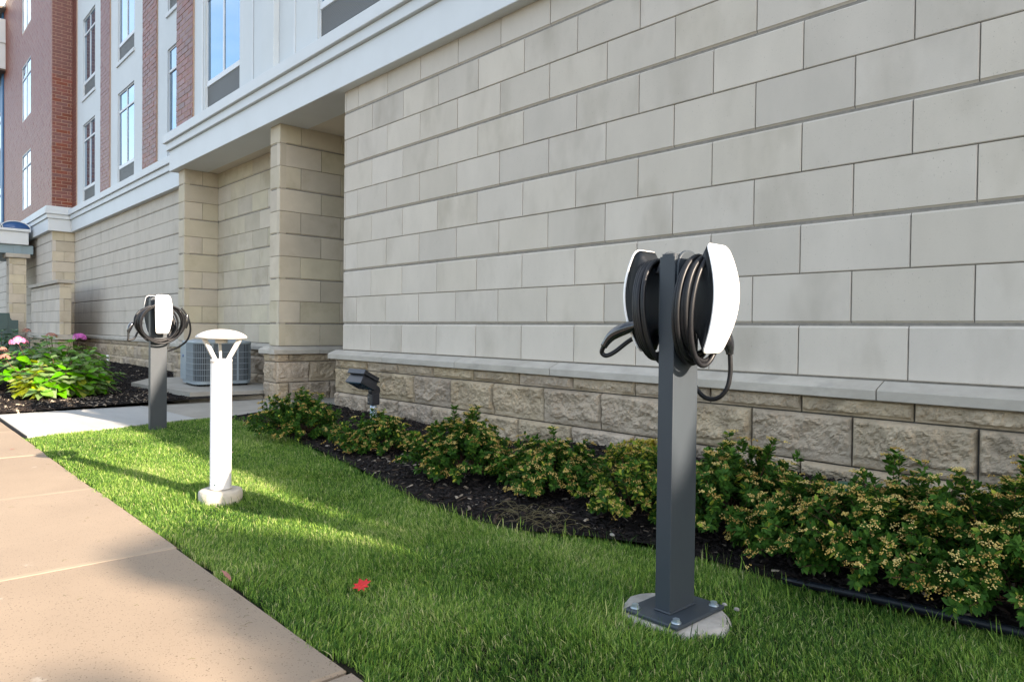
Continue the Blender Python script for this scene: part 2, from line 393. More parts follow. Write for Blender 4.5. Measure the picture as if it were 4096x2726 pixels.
# --- second pier
p2 = backing('stone_pier', bld, -5.8775, -5.5925, .0125, .75, .3, 3.752, M['mortar'])
ashlar(p2, '-y', 0, -5.89, -5.58, lambda n: [-5.616] if n % 2 else [], M['stone_bounce_tint'], z_top=3.752)
ashlar(p2, '+x', -5.58, 0, .58, lambda n: [.305] if n % 2 else [], M['stone_bounce_tint'], z_top=3.752)
# --- recessed wall between the piers
rw = backing('stone_wall', bld, -5.6, -2.02, .5925, .9, .3, 3.752, M['mortar'])
ashlar(rw, '-y', .58, -5.58, -2.04, lambda n: half(-5.29 if False else -4.98)(n), M['stone_bounce_tint'], z_top=3.752)
# --- far wall
fw_ = backing('stone_wall', bld, -17.4, -5.8, .5925, .9, .3, 3.79, M['mortar'])
ashlar(fw_, '-y', .58, -17.3, -5.89, half(-5.89), M['stone'], False, z_top=3.79)
# --- brick bay base
bb = backing('stone_wall', bld, -44.0, -17.3125, .0125, 1.2, .3, 3.79, M['mortar'])
ashlar(bb, '+x', -17.3, 0, .58, lambda n: [.305] if n % 2 else [], M['stone_bounce_tint'], z_top=3.79)
ashlar(bb, '-y', 0, -44, -17.3, half(-17.3), M['stone'], False, z_top=3.79)
# --- alcove back wall and its flush door
al = backing('stone_wall', bld, -1.75, .02, 1.5125, 1.8, .3, 3.752, M['mortar'])
ashlar(al, '-y', 1.5, -1.737, 0.0, half(-1.737), M['stone_bounce_tint'], False, z_top=3.752)
backing('alcove_side', bld, .0, .012, .0122, 1.5, .3, 3.752, M['mortar'])

# --- rock faced plinth
def rough_mesh(w_, h, seed, nx, nz, amp=.030):
    gx = np.linspace(0, 1, nx); gz = np.linspace(0, 1, nz); X, Z = np.meshgrid(gx * w_, gz * h)
    e = np.minimum(np.minimum(X, w_ - X), np.minimum(Z, h - Z))
    pil = np.clip(e / .022, 0, 1) ** .55
    n1 = fbm(X * 9 + seed * 7.7, Z * 9 + seed * 3.1, seed * 1.7, 4) + .55 * (np.abs(fbm((X + Z * .5) * 34, (Z - X * .3) * 26, seed, 3)) - .1)
    rid = 1 - np.abs(fbm(X * 15 + Z * 9 + seed, Z * 19 - X * 6, seed * 2.3, 3)) * 4
    tilt = (Z / h - .45) * .3
    lowcut = np.clip((Z / h - (.16 + .09 * fbm(X * 14 + seed * 5, X * 0, seed, 3) * 2)) / .06, 0, 1)
    bul = amp * (.42 + n1 * 1.9 + .24 * rid + tilt) * pil
    bul = bul * (.40 + .60 * lowcut)
    Y = -np.clip(bul, 0, .075)
    jx = (vnoise(X * 60 + seed, Z * 60, seed) - .5) * .006; jz = (vnoise(X * 60, Z * 60 + seed, seed + 3) - .5) * .006
    inn = (e > .005)
    V = np.stack([X + jx * inn, Y, Z + jz * inn], -1).reshape(-1, 3)
    F = []
    for j in range(nz - 1):
        for i in range(nx - 1):
            a = j * nx + i; F.append((a, a + 1, a + nx + 1, a + nx))
    o = len(V); V = np.vstack([V, [(0, .12, 0), (w_, .12, 0), (w_, .12, h), (0, .12, h)]])
    bot = list(range(0, nx)); top = [(nz - 1) * nx + i for i in range(nx)]; lf = [j * nx for j in range(nz)]; rt = [j * nx + nx - 1 for j in range(nz)]
    F += [tuple([o, o + 1] + bot[::-1]), tuple([o + 3] + top + [o + 2]), tuple([o] + lf + [o + 3]), tuple([o + 1, o + 2] + rt[::-1])]
    return raw_mesh('rough_stone', V, F)
COURSES = [(-.10, .248), (.258, .530), (.540, .636)]
def plinth(parent, face, line, a, b, offs, near=True, m='rough', amp=.046):
    """offs = joint offset for each course"""
    sgn = 1 if face in ('-y', '+x') else -1; Mx = frame_for(face, line)
    for ci, (z0, z1) in enumerate(COURSES):
        js = [offs[ci] + .612 * k for k in range(-60, 60)]; js = [j for j in js if a + .05 < j < b - .05]; ed = [a] + js + [b]
        for i in range(len(ed) - 1):
            p, q = ed[i] + .005, ed[i + 1] - .005; ww = q - p
            k = max(6, int(ww * (110 if near else 26))); kz = max(4, int((z1 - z0) * (110 if near else 30)))
            me = rough_mesh(ww, z1 - z0, random.uniform(0, 40), k, kz, amp if ci != 2 else amp * .75); me.materials.append(M[m])
            o = link('rough_stone', me, None, parent); s = p if sgn > 0 else -q
            o.matrix_basis = Mx @ Matrix.Translation((s, 0, z0))
def ledge(parent, face, line, a, b, joints, e0=0., e1=0.):
    """sloped coping stones; e0,e1 = extension at the ends"""
    sgn = 1 if face in ('-y', '+x') else -1; Mx = frame_for(face, line)
    ed = [a - e0] + [j for j in joints if a + .05 < j < b - .05] + [b + e1]
    prof = [(.05, .640), (-.103, .640), (-.107, .644), (-.107, .694), (-.101, .702), (.0, .742), (.05, .742)]
    for i in range(len(ed) - 1):
        p, q = ed[i] + (.003 if i else 0), ed[i + 1] - (.004 if i < len(ed) - 2 else 0)
        s = p if sgn > 0 else -q
        mb = MB().prism(prof, 0, q - p, 'x'); o = mb.obj('coping_stone', M['coping'], parent)
        o.matrix_basis = Mx @ Matrix.Translation((s, 0, 0))
pl = backing('plinth', bld, -.04, 17.0, -.035, .2, -.2, .638, M['mortar_dark'])
plinth(pl, '-y', -.05, -.07, 9.1, [.645, .328, .645]); ledge(pl, '-y', 0, 0, 17.0, [-.16 + 1.24 * k + 1.18 for k in range(0, 14)], .165, 0)
p = backing('plinth', bld, -2.065, -1.712, -.035, 1.6, -.2, .638, M['mortar_dark'])
plinth(p, '+x', -1.70, -.05, 1.6, [.13, .42, .13]); plinth(p, '-y', -.05, -2.09, -1.700, [-1.86, 5.1, -1.88], amp=.04)
ledge(p, '+x', -1.737, 0, 1.6, [.55], .11, 0); ledge(p, '-y', 0, -2.04, -1.737, [], .11, .0)
p = backing('plinth', bld, -5.91, -5.555, -.035, .6, -.2, .638, M['mortar_dark'])
plinth(p, '+x', -5.54, -.05, .53, [.25, 5.1, .25], False); plinth(p, '-y', -.05, -5.94, -5.54, [5.1, 5.3, 5.1], False, amp=.04)
ledge(p, '+x', -5.58, 0, .56, [], .11, 0); ledge(p, '-y', 0, -5.89, -5.58, [], .11, .0)
p = backing('plinth', bld, -5.6, -2.05, .545, .7, -.2, .638, M['mortar_dark'])
plinth(p, '-y', .53, -5.54, -2.10, [0, .3, 0], False); ledge(p, '-y', .58, -5.46, -2.15, [-4.2, -2.96])
p = backing('plinth', bld, -17.3, -5.93, .545, .7, -.2, .638, M['mortar_dark'])
plinth(p, '-y', .53, -17.25, -5.94, [0, .3, 0], False, 'rough'); ledge(p, '-y', .58, -17.2, -6.0, [-6.5 - 1.24 * k for k in range(9)][::-1])
p = backing('plinth', bld, -44, -17.26, -.035, .6, -.2, .638, M['mortar_dark'])
plinth(p, '+x', -17.25, -.05, .53, [.25, 5, .25], False); ledge(p, '+x', -17.3, 0, .56, [], .11, 0); ledge(p, '-y', 0, -27, -17.3, [-26 + 1.24 * k for k in range(7)], 0, .0)

# --- cornices
def cornice(x0, x1, Y, zb=3.75, deep=.35, left_cap=True):
    c = MB().bbox(x0, x1, Y - .12, Y + deep, zb, zb + .36, .005).obj('cornice', M['white'], bld)
    MB().bbox(x0 - .045, x1 + .0, Y - .165, Y + deep - .002, zb + .362, zb + .487, .005).obj('cornice_band', M['white'], c)
    MB().prism([(Y - .205, zb + .489), (Y - .21, zb + .495), (Y - .21, zb + .635), (Y - .20, zb + .645), (Y - .03, zb + .735), (Y + deep - .004, zb + .735), (Y + deep - .004, zb + .489)],
               x0 - .09, x1 + .002, 'x').obj('cornice_crown', M['white'], c)
    return c
cornice(-6.02, 17.0, 0.0, 3.75, .4)
cornice(-17.12, -6.0, .58, 3.78, .45)
# bay cornice wraps front and side
cb = MB().bbox(-44, -17.18, -.12, .93, 3.78, 4.14, .005).obj('cornice', M['white'], bld)
MB().bbox(-44, -17.135, -.165, .928, 4.142, 4.267, .005).obj('cornice_band', M['white'], cb)
MB().bbox(-44, -17.09, -.21, .926, 4.269, 4.42, .006).obj('cornice_crown', M['white'], cb)
MB().box(-44, -17.12, -.18, .926, 4.422, 4.50).obj('cornice_cap', M['white'], cb)
backing('soffit', bld, -6.0, .02, -.10, 1.55, 3.7535, 3.80, M['soffit'])
MB().box(-6.6, 17.0, .401, 1.55, 3.802, 4.45).obj('floor_slab', M['mortar'], bld)

# --- upper facade with real openings
def panel(parent_name, x0, x1, z0, z1, holes, Y, th, m, name='facade_panel'):
    xs = sorted({x0, x1} | {h[0] for h in holes} | {h[1] for h in holes}); zs = sorted({z0, z1} | {h[2] for h in holes} | {h[3] for h in holes})
    mb = MB()
    inh = lambda x, z: any(h[0] < x < h[1] and h[2] < z < h[3] for h in holes)
    for i in range(len(xs) - 1):
        for j in range(len(zs) - 1):
            if not inh((xs[i] + xs[i + 1]) / 2, (zs[j] + zs[j + 1]) / 2):
                mb.add([(xs[i], Y, zs[j]), (xs[i + 1], Y, zs[j]), (xs[i + 1], Y, zs[j + 1]), (xs[i], Y, zs[j + 1])], [(0, 1, 2, 3)])
    for h in holes:
        a, b, c, d = h
        mb.add([(a, Y, c), (a, Y, d), (a, Y + th, d), (a, Y + th, c)], [(0, 1, 2, 3)]); mb.add([(b, Y, c), (b, Y + th, c), (b, Y + th, d), (b, Y, d)], [(0, 1, 2, 3)])
        mb.add([(a, Y, c), (a, Y + th, c), (b, Y + th, c), (b, Y, c)], [(0, 1, 2, 3)]); mb.add([(a, Y, d), (b, Y, d), (b, Y + th, d), (a, Y + th, d)], [(0, 1, 2, 3)])
    for X in (x0, x1): mb.add([(X, Y, z0), (X, Y, z1), (X, Y + th, z1), (X, Y + th, z0)], [(0, 1, 2, 3)])
    return mb.obj(name, m, bld, fix=False)
_wc = {}
def window(x0, x1, z0, z1, Y, grille=True, split=True):
    """frame set .07 into the opening; glass, muntins and louvre below"""
    w_, h = round(x1 - x0, 3), round(z1 - z0, 3); key = (w_, h, grille, split)
    if key not in _wc:
        f = .034; gh = .39 if grille else 0.; gb = gh + .085 if grille else f
        fr = MB()
        fr.bbox(0, w_, 0, .05, h - f, h).bbox(0, w_, 0, .05, 0, f * .6).bbox(0, f * .7, .001, .05, f * .6, h - f).bbox(w_ - f * .7, w_, .001, .05, f * .6, h - f)
        if grille: fr.bbox(f * .7, w_ - f * .7, -.006, .05, gh, gb)
        parts = [('frame', fr, M['frame'])]
        mul = []
        tz = z_tr = gb + (h - gb) * .745
        mu = MB().bbox(w_ / 2 - .022, w_ / 2 + .022, .002, .045, gb, h - f); parts.append(('mullion', mu, M['frame']))
        tr = MB().bbox(f * .7, w_ - f * .7, -.002, .045, tz - .026, tz + .026); parts.append(('transom', tr, M['frame']))
        for (a, b) in ((f * .7, w_ / 2 - .022), (w_ / 2 + .022, w_ - f * .7)):
            for (c, d) in ((gb, tz - .026), (tz + .026, h - f)):
                parts.append(('pane', MB().box(a, b, .022, .03, c, d), M['glass']))
        if grille:
            lv = MB(); n = 20
            for i in range(n):
                z = f * .6 + (gh - f * .6) * (i + .5) / n; t = (gh - f * .6) / n
                lv.box(f * .7, w_ - f * .7, .010, .032, z - t * .23, z + t * .23)
            parts.append(('louvre', lv, M['grille'])); parts.append(('louvre_back', MB().box(f * .7, w_ - f * .7, .034, .045, f * .6, gh), M['black']))
        lst = []
        for nm, mb, mm in parts:
            me = bpy.data.meshes.new(nm); me.from_pydata(mb.V, [], mb.F); me.materials.append(mm); me.update(); lst.append((nm, me))
        _wc[key] = lst
    lst = _wc[key]; root = None
    for nm, me in lst:
        if root is None:
            root = bpy.data.objects.new('window', me); COL.objects.link(root); root.parent = bld; root.location = (x0, Y + .028, z0)
        else:
            o = bpy.data.objects.new(nm, me); COL.objects.link(o); o.parent = root
            if nm == 'louvre': o['kind'] = 'stuff'
            if nm == 'pane': o.rotation_euler = (random.uniform(-.004, .004), 0, random.uniform(-.006, .006))
    return root
FL = 3.015; Z0 = 4.49
zset = [Z0 + FL * k for k in range(3)]
near_w = [(-4.46, -3.02), (-.59, .86), (3.3, 4.74)]
far_w = [(-16.09, -14.66), (-12.31, -10.86), (-8.40, -6.95)]
holes = [(a, b, z, z + 2.265) for a, b in near_w for z in zset]
panel('', -4.95, 8.0, 4.3, 13.6, holes, -.05, .12, M['stucco'])
for (a, b) in near_w:
    for z in zset: window(a, b, z, z + 2.265, -.05)
holes = [(a, b, z, z + 2.265) for a, b in far_w for z in zset]
panel('', -17.3, -5.6, 4.3, 13.6, holes, .55, .12, M['stucco'])
for (a, b) in far_w:
    for z in zset: window(a, b, z, z + 2.265, .55)
for (a, b) in far_w + near_w:   # sills and thin heads
    Y = .55 if a < -6 else -.05
    for z in zset[1:]: MB().bbox(a - .05, b + .05, Y - .035, Y + .02, z - .085, z - .003).obj('window_sill', M['white'], bld)
# pilasters and battens on the near white bay
MB().bbox(-2.06, -1.67, -.13, -.051, 4.40, 13.6, .004).obj('pilaster', M['stucco'], bld)
for x in (-2.53, -1.20): MB().bbox(x - .022, x + .022, -.064, -.051, 4.40, 13.6, .003).obj('batten', M['white'], bld)
MB().bbox(-4.60, -4.52, -.064, -.051, 4.40, 13.6, .003).obj('batten', M['white'], bld)
# cores behind the facade so no light leaks through
MB().box(-5.78, 8.0, .095, 6, 4.452, 13.6).obj('upper_storeys', M['black'], bld)
MB().box(-17.6, -5.79, .70, 6, 4.25, 13.6).obj('upper_storeys', M['black'], bld)
MB().box(-5.9, 17.0, 1.81, 6, -.1, 4.4).obj('ground_storey', M['mortar'], bld)
MB().box(.46, 17.0, .452, 1.8, -.1, 3.79).obj('ground_storey', M['mortar'], bld)
MB().box(8.02, 17.0, -.14, 6, 4.45, 4.66).obj('parapet', M['white'], bld)
MB().box(-27.1, -5.9, 1.25, 6, -.1, 4.2).obj('ground_storey', M['mortar'], bld)

# --- brickwork
BL, BH, BP = .295, .089, .1016
def brick_geo(w_, h, d=.05, e=.003): return block_geo(w_, h, 0, 0, d, e)
_kc = {}
brick_count = 0
def bricks(parent, face, line, a, b, z0, z1, individual, off=0., holes=(), quoin=False):
    global brick_count
    Mx = frame_for(face, line); stuff = MB(); n = 0; z = z0
    while z + BP <= z1:
        st = (off + (.1525 if n % 2 else 0)) % .305
        js = [a] + [j for j in (a + st + .305 * k for k in range(0, 200)) if a + .03 < j < b - .03] + [b]
        if quoin and n % 2 == 0: js.insert(-1, b - .06)
        js = sorted(set(js + [e for h in holes if h[2] - BH < z < h[3] for e in (h[0], h[1])]))
        for i in range(len(js) - 1):
            p, q = js[i] + .006, js[i + 1] - .006
            if q - p < .012: continue
            cx = (p + q) / 2
            if any(h[0] < cx < h[1] and h[2] - BH < z < h[3] for h in holes): continue
            jy = random.uniform(-.0025, .0025); Ml = Mx @ Matrix.Translation((p, jy, z))
            if individual and z < individual:
                k = round(q - p, 3)
                if k not in _kc:
                    V, F = brick_geo(k, BH); me = raw_mesh('brick', V, F); me.materials.append(M['brick']); _kc[k] = me
                o = link('brick', _kc[k], None, parent); o.matrix_basis = Ml; brick_count += 1
            else:
                V, F = brick_geo(q - p, BH); stuff.add(V, F, Ml)
        z += BP; n += 1
    if stuff.V: tag(stuff.obj('brick_field', M['brick'], parent, fix=False), kind='stuff')
bz = 4.46
s_ = backing('brick_strip', bld, -5.79, -4.955, -.073, .09, bz - .02, 13.6, M['brick_mortar']); bricks(s_, '-y', -.078, -5.80, -4.951, bz, 13.5, 7.2)
s_ = backing('brick_strip', bld, -10.10, -9.05, .525, .60, bz - .02, 13.6, M['brick_mortar']); bricks(s_, '-y', .52, -10.10, -9.05, bz, 13.5, 8.1, .1)
s_ = backing('brick_strip', bld, -13.94, -12.98, .525, .60, bz - .02, 13.6, M['brick_mortar']); bricks(s_, '-y', .52, -13.94, -12.98, bz, 13.5, 0, .1)
s_ = backing('brick_strip', bld, -17.34, -16.80, .525, .60, bz - .02, 13.6, M['brick_mortar']); bricks(s_, '-y', .52, -17.34, -16.80, bz, 13.5, 0, .2)
bay = MB()
bayw = [(-22.7, -20.95, 5.0 + 3.08 * k, 6.9 + 3.08 * k) for k in range(3)]
bm_ = panel('', -27.2, -17.36, 4.44, 13.6, bayw, .005, .1, M['brick_mortar'], 'brick_bay')
MB().box(-27.1, -17.362, .13, 6, 4.44, 13.6).obj('bay_core', M['black'], bm_)
MB().box(-17.40, -17.355, .006, .62, 4.44, 13.6).obj('brick_bay_side', M['brick_mortar'], bm_)
bricks(bm_, '+x', -17.35, .0, .53, 4.50, 13.5, 8.6, 0.1, (), True)
bricks(bm_, '-y', .0, -27.15, -17.39, 4.50, 13.5, 0, 0., bayw)
for h in bayw: window(h[0], h[1], h[2], h[3], -.02, grille=False)

# --- blue corner wing with white balconies beyond the bay
wing = MB().box(-27.24, -27.0, -.05, .6, 3.9, 14).obj('blue_fin', M['bluepanel'], bld)
bw = panel('', -46, -27.24, 3.9, 14.5, [(-29.4, -27.75, 4.7 + 2.95 * k, 6.6 + 2.95 * k) for k in range(3)], -.02, .1, M['bluepanel'], 'blue_facade')
for k in range(3): window(-29.4, -27.75, 4.7 + 2.95 * k, 6.6 + 2.95 * k, -.05, grille=True)
for (zb, zt, x1) in ((10.95, 12.9, -26.55), (13.35, 15.0, -26.5)):
    c = MB().bbox(-36, x1, -.55, .0, zb + .02, zt, .01).obj('balcony_parapet', M['white'], bld)
    MB().bbox(-36, x1 + .05, -.60, .0, zb + (zt - zb) * .52, zb + (zt - zb) * .58, .005).obj('balcony_moulding', M['white'], c)
    MB().box(-36, x1 - .02, -.53, .0, zb - .05, zb + .018).obj('balcony_soffit', M['brownsoffit'], c)

# ================================================================ SCREEN WALL and CANOPY (far left)
sw = thing('screen_wall', 'low freestanding stone screen wall with flat grey cap beside the brick bay', 'wall')
sb = backing('wall_core', sw, -17.92, -13.815, -.41, -.17, .0, 2.06, M['mortar'])
def small_ashlar(parent, face, line, a, b, off, m, nrows, ztop, z_start=ZL):
    sgn = 1; Mx = frame_for(face, line)
    for n in range(nrows):
        z0 = z_start + n * ROW + JT / 2; z1 = min(z_start + (n + 1) * ROW, ztop) - JT / 2
        if z1 - z0 < .03: continue
        cT = .017 if n % 2 == 0 else 0; cB = .017 if n % 2 == 1 else 0
        js = [off + (0 if n % 2 == 0 else .305) + .61 * k for k in range(-60, 60)]; js = [j for j in js if a + .03 < j < b - .03]; ed = [a] + js + [b]
        for i in range(len(ed) - 1):
            o = link('stone_block', block_mesh(ed[i + 1] - ed[i] - JT, z1 - z0, cB, cT, m), None, parent); o.matrix_basis = Mx @ Matrix.Translation((ed[i] + JT / 2, 0, z0))
small_ashlar(sw, '-y', -.425, -17.92, -13.80, -13.8, M['stone'], 5, 2.07)
small_ashlar(sw, '+x', -13.80, -.425, -.16, -.425 + .1, M['stone_bounce_tint'], 5, 2.07)
MB().bbox(-18.0, -13.72, -.49, -.10, 2.075, 2.165, .006).obj('cap_stone', M['coping'], sw)
MB().bbox(-18.0, -13.70, -.51, -.08, .62, .745, .01).obj('base_course', M['coping'], sw)
MB().bbox(-17.95, -13.78, -.45, -.13, .0, .618, .01).obj('plinth', M['rough'], sw)

cp = thing('entrance_canopy', 'white entrance canopy with barrel vaulted blue glass roof on stone columns', 'canopy', (0, 0, 0))
for (yc) in (-.52, -4.6):
    c = backing('column', cp, -20.24, -19.72, yc - .215, yc + .215, 0, 3.10, M['mortar'])
    small_ashlar(c, '+x', -19.70, yc - .23, yc + .23, yc - .13, M['stone_bounce_tint'], 8, 3.10, ZL)
    small_ashlar(c, '-y', yc - .23, -20.25, -19.70, -20.0, M['stone'], 8, 3.10, ZL)
    MB().bbox(-20.34, -19.61, yc - .32, yc + .32, 3.105, 3.235, .01).obj('column_cap', M['coping'], c)
    MB().bbox(-20.32, -19.63, yc - .30, yc + .30, 0, .74, .01).obj('column_base', M['coping'], c)
MB().bbox(-23.5, -19.75, -5.2, -.10, 3.24, 3.52, .01).obj('beam', M['greyband'], cp)
MB().bbox(-19.749, -19.72, -.62, -.42, 3.24, 3.52, .004).obj('beam_post', M['greyband'], cp)
MB().bbox(-23.7, -19.64, -5.4, -.24, 3.525, 3.93, .01).obj('fascia', M['white'], cp)
MB().bbox(-23.75, -19.58, -5.45, -.19, 3.932, 4.02, .01).obj('fascia_trim', M['white'], cp)
for y1 in (-.22, -.95, -1.68, -2.41, -3.14):
    yc = y1 - .365; pr_ = []
    for i in range(13):
        t = math.pi * i / 12; pr_.append((yc + .40 * math.cos(t) * (1.8 if False else 1.0), 4.02 + .235 * math.sin(t)))
    MB().prism(pr_, -23.6, -19.66, 'x', smooth=True).obj('vault_glass', M['bluevault'], cp)
    MB().tube([(-19.66, a, b) for a, b in pr_], .016, 6).obj('vault_rib', M['white'], cp)

ub = thing('utility_cabinet', 'dark teal metal cabinet beside the entrance column behind the hydrangeas', 'cabinet', (0, 0, 0))
MB().prism([(-1.25, 0.0), (-.64, 0.0), (-.64, 1.13), (-.80, 1.13), (-.845, 1.20), (-.86, 1.34), (-1.25, 1.34)], -19.2, -18.7, 'x').obj('cabinet_body', M['teal'], ub)
MB().bbox(-18.695, -18.68, -1.2, -.90, .1, 1.30, .003).obj('cabinet_door', M['teal'], ub)

# ================================================================ GROUND
gm = MB().add([(-400, -400, -.16), (400, -400, -.16), (400, 400, -.16), (-400, 400, -.16)], [(0, 1, 2, 3)])
tag(gm.obj('ground', M['ground']), kind='structure')
tag(MB().box(-60, 60, -30, -6.9, -.155, -.12).obj('driveway', M['asphalt']), kind='structure')
def wedge_edge(x):  # lawn / bed edge
    X = [-1.0, -.26, .18, 1.2, 2.18, 3.1, 4.04, 4.6, 4.95, 5.22, 5.5, 5.97, 6.27, 6.55, 6.91, 7.6, 9.5, 12]
    Y = [-1.25, -1.22, -1.20, -1.30, -1.42, -1.57, -1.76, -1.80, -1.74, -1.56, -1.45, -1.44, -1.42, -1.40, -1.36, -1.22, -1.15, -1.1]
    return np.interp(x, X, Y)
def bed_z(x, y):
    t = np.clip((y - wedge_edge(x)) / (-.05 - wedge_edge(x)), 0, 1)
    wz = np.interp(x, [-1, .2, 3.1, 4.0, 4.6, 9], [.08, .09, .06, .14, .17, .17])
    return .012 + t ** .8 * (wz - .012) + .028 * fbm(np.asarray(x) * 2.3, np.asarray(y) * 2.3, 4.0, 4)
def grid_sheet(name, x0, x1, y0f, y1f, nx, ny, zf, m, smooth=True):
    u = np.linspace(0, 1, nx); v = np.linspace(0, 1, ny); X = x0 + (x1 - x0) * u; Y0 = y0f(X); Y1 = y1f(X)
    XX = np.repeat(X[None, :], ny, 0); YY = Y0[None, :] + (Y1 - Y0)[None, :] * v[:, None]
    ZZ = zf(XX, YY); V = np.stack([XX, YY, ZZ], -1).reshape(-1, 3)
    i, j = np.meshgrid(np.arange(nx - 1), np.arange(ny - 1)); a = (j * nx + i).ravel()
    return link(name, tri_mesh(name, V, np.stack([a, a + 1, a + nx + 1, a + nx], 1), smooth), m)
cst = lambda c: (lambda x: np.zeros_like(x) + c)
# lawn soil sheet
lawn_z = lambda x, y: -.022 + .02 * fbm(np.asarray(x) * 1.3, np.asarray(y) * 1.3, 2.0, 3)
tag(grid_sheet('lawn', -.32, 12, cst(-3.10), lambda x: wedge_edge(x) + .02, 160, 30, lawn_z, M['soil']), kind='structure')
# near mulch bed
tag(grid_sheet('mulch_bed', -.40, 12, lambda x: wedge_edge(x) - .01, cst(-.03), 300, 60, bed_z, M['mulchbase']), kind='structure')
# far mulch bed
def farbed_z(x, y):
    return .03 + .05 * np.clip((y + 2.9) / 3, 0, 1) + .03 * fbm(np.asarray(x) * 1.7, np.asarray(y) * 1.7, 9.0, 4)
tag(grid_sheet('mulch_bed', -24, -2.035, lambda x: np.where(x < -3, -3.106, -3.106), lambda x: np.where(x < -5.95, .56, np.where(x < -5.5, .0, np.where(x < -2.1, .56, -.02))), 320, 60, farbed_z, M['mulchbase']), kind='structure')

# sidewalk slabs, tooled joints
sk = struct('sidewalk')
sx = [5.64 + 1.55 * k for k in range(-24, 6)]
slab_cache = {}
for i in range(len(sx) - 1):
    a, b = sx[i], sx[i + 1]
    g_ = .010 if abs(a - 5.64) < .01 else .004
    mb = MB().bbox(a + g_, b - (.010 if abs(b - 5.64) < .01 else .004), -5.0, -3.11 + random.uniform(-.004, .004), -.12, 0.0 + random.uniform(-.0015, .0015), .007)
    o = mb.obj('sidewalk_slab', M['concrete'], sk)
for a in sx:
    if abs(a - 5.64) > .01:
        MB().bbox(a - .018, a + .018, -4.998, -3.12, -.02, .0018, .0015).obj('tooled_joint', M['joint'], sk)
# light new slab leading to the alcove, older slab behind it
pt_ = struct('door_path')
MB().prism([(-2.02, -3.085), (-.02, -3.085), (-.42, -1.515), (-2.10, -1.60)], -.10, .012, 'z').obj('path_slab', M['newcon'], pt_)
MB().prism([(-2.12, -1.585), (-.42, -1.50), (-.40, -.9), (-.30, .02), (.0, .05), (-.0, 1.5), (-1.70, 1.5), (-1.70, .0), (-2.26, -.07)], -.10, .008, 'z').obj('path_slab', M['oldcon'], pt_)
MB().box(-2.05, -.0, -3.098, -3.088, -.1, .016).obj('joint_filler', M['black'], pt_)
pad = tag(MB().prism([(-4.55, -1.10), (-2.35, -.95), (-2.12, -.10), (-2.12, .42), (-5.4, .42), (-5.4, -.6)], -.05, .125, 'z').obj('condenser_pad', M['oldcon']), kind='structure')

# ---------------------------------------------------------------- grass
def make_blades(n, xr, yr, mask, hmin, hmax, wid, name, zf, seed, lean=.5):
    r = np.random.default_rng(seed)
    x = r.uniform(*xr, n * 2); y = r.uniform(*yr, n * 2); k = mask(x, y); x, y = x[k][:n], y[k][:n]; n = len(x)
    z = zf(x, y) - .003
    patch = vnoise(x * 2.2, y * 2.2, 3.0); fine = vnoise(x * 9, y * 9, 1.0)
    h = r.uniform(hmin, hmax, n) * (.65 + .55 * patch + .25 * fine)
    a = r.uniform(0, 2 * np.pi, n); ln = r.uniform(.1, 1, n) ** 1.3 * lean
    mow = vnoise(x * 4 + 5, y * 4, 7) * 6.28; dx = np.cos(a) + .7 * np.cos(mow); dy = np.sin(a) + .7 * np.sin(mow)
    dn = np.sqrt(dx * dx + dy * dy) + 1e-6; dx, dy = dx / dn, dy / dn
    fa = r.uniform(0, np.pi, n); wx, wy = np.cos(fa), np.sin(fa); w_ = wid * r.uniform(.6, 1.25, n)
    P = []
    for t, wt, lz in ((0, .8, 0), (.45, 1.0, .48), (.8, .65, .80)):
        ox = dx * ln * h * t ** 1.8; oy = dy * ln * h * t ** 1.8; oz = h * lz * (1 - .25 * ln * t)
        for s in (-1, 1): P.append(np.stack([x + ox + s * wx * w_ * wt / 2, y + oy + s * wy * w_ * wt / 2, z + oz], 1))
    P.append(np.stack([x + dx * ln * h, y + dy * ln * h, z + h * (1 - .28 * ln)], 1))
    V = np.stack(P, 1).reshape(-1, 3); b = (np.arange(n) * 7)[:, None]
    T = np.concatenate([b + [0, 1, 3], b + [0, 3, 2], b + [2, 3, 5], b + [2, 5, 4], b + [4, 5, 6]], 0)
    dry = r.random(n) < (.06 + .16 * np.clip(patch - .62, 0, 1) * 3)
    c = np.clip(.02 + .80 * r.random(n) + .30 * (patch - .5), 0, .85); c = np.where(dry, r.uniform(.85, 1, n), c)
    o = link(name, tri_mesh(name, V, T, False, np.repeat(c, 7)), M['grass']); return o
pc = (6.016, -2.03)
def gmask(x, y):
    e = wedge_edge(x) + .035 * (vnoise(x * 14, x * 0, 2.0) - .4)
    m_ = (y < e) & (y > -3.14 + .06 * vnoise(x * 12, x * 0 + 4, 1.))
    slab = (x < -.05 + (-.42 + .02) * np.clip((y + 3.085) / 1.57, 0, 1) + .03 + .03 * vnoise(y * 20, y * 0, 2.))
    m_ &= ~slab
    m_ &= ((x - 6.02) / .195) ** 2 + ((y + 2.03) / .172) ** 2 > 1 + .5 * (vnoise(x * 20, y * 20, 3) - .5)
    m_ &= (x - 3.305) ** 2 + (y + 2.626) ** 2 > .105 ** 2
    m_ &= ~((np.abs(x - .07) < .04) & (np.abs(y + 2.03) < .08))
    return m_
cam2 = CAM[:2]
def near_cam(x, y, r0, r1):
    d = np.hypot(x - cam2[0], y - cam2[1]); return (d >= r0) & (d < r1)
def invis(x, y):   # keep only what the camera's neighbourhood can see
    return (x - cam2[0]) * -.736 + (y - cam2[1]) * .676 > .2
g1 = make_blades(270000, (3.7, 9.2), (-3.13, -.9), lambda x, y: gmask(x, y) & near_cam(x, y, 0, 3.6) & invis(x, y), .022, .043, .0030, 'grass', lawn_z, 1, 1.0)
tag(g1, kind='stuff')
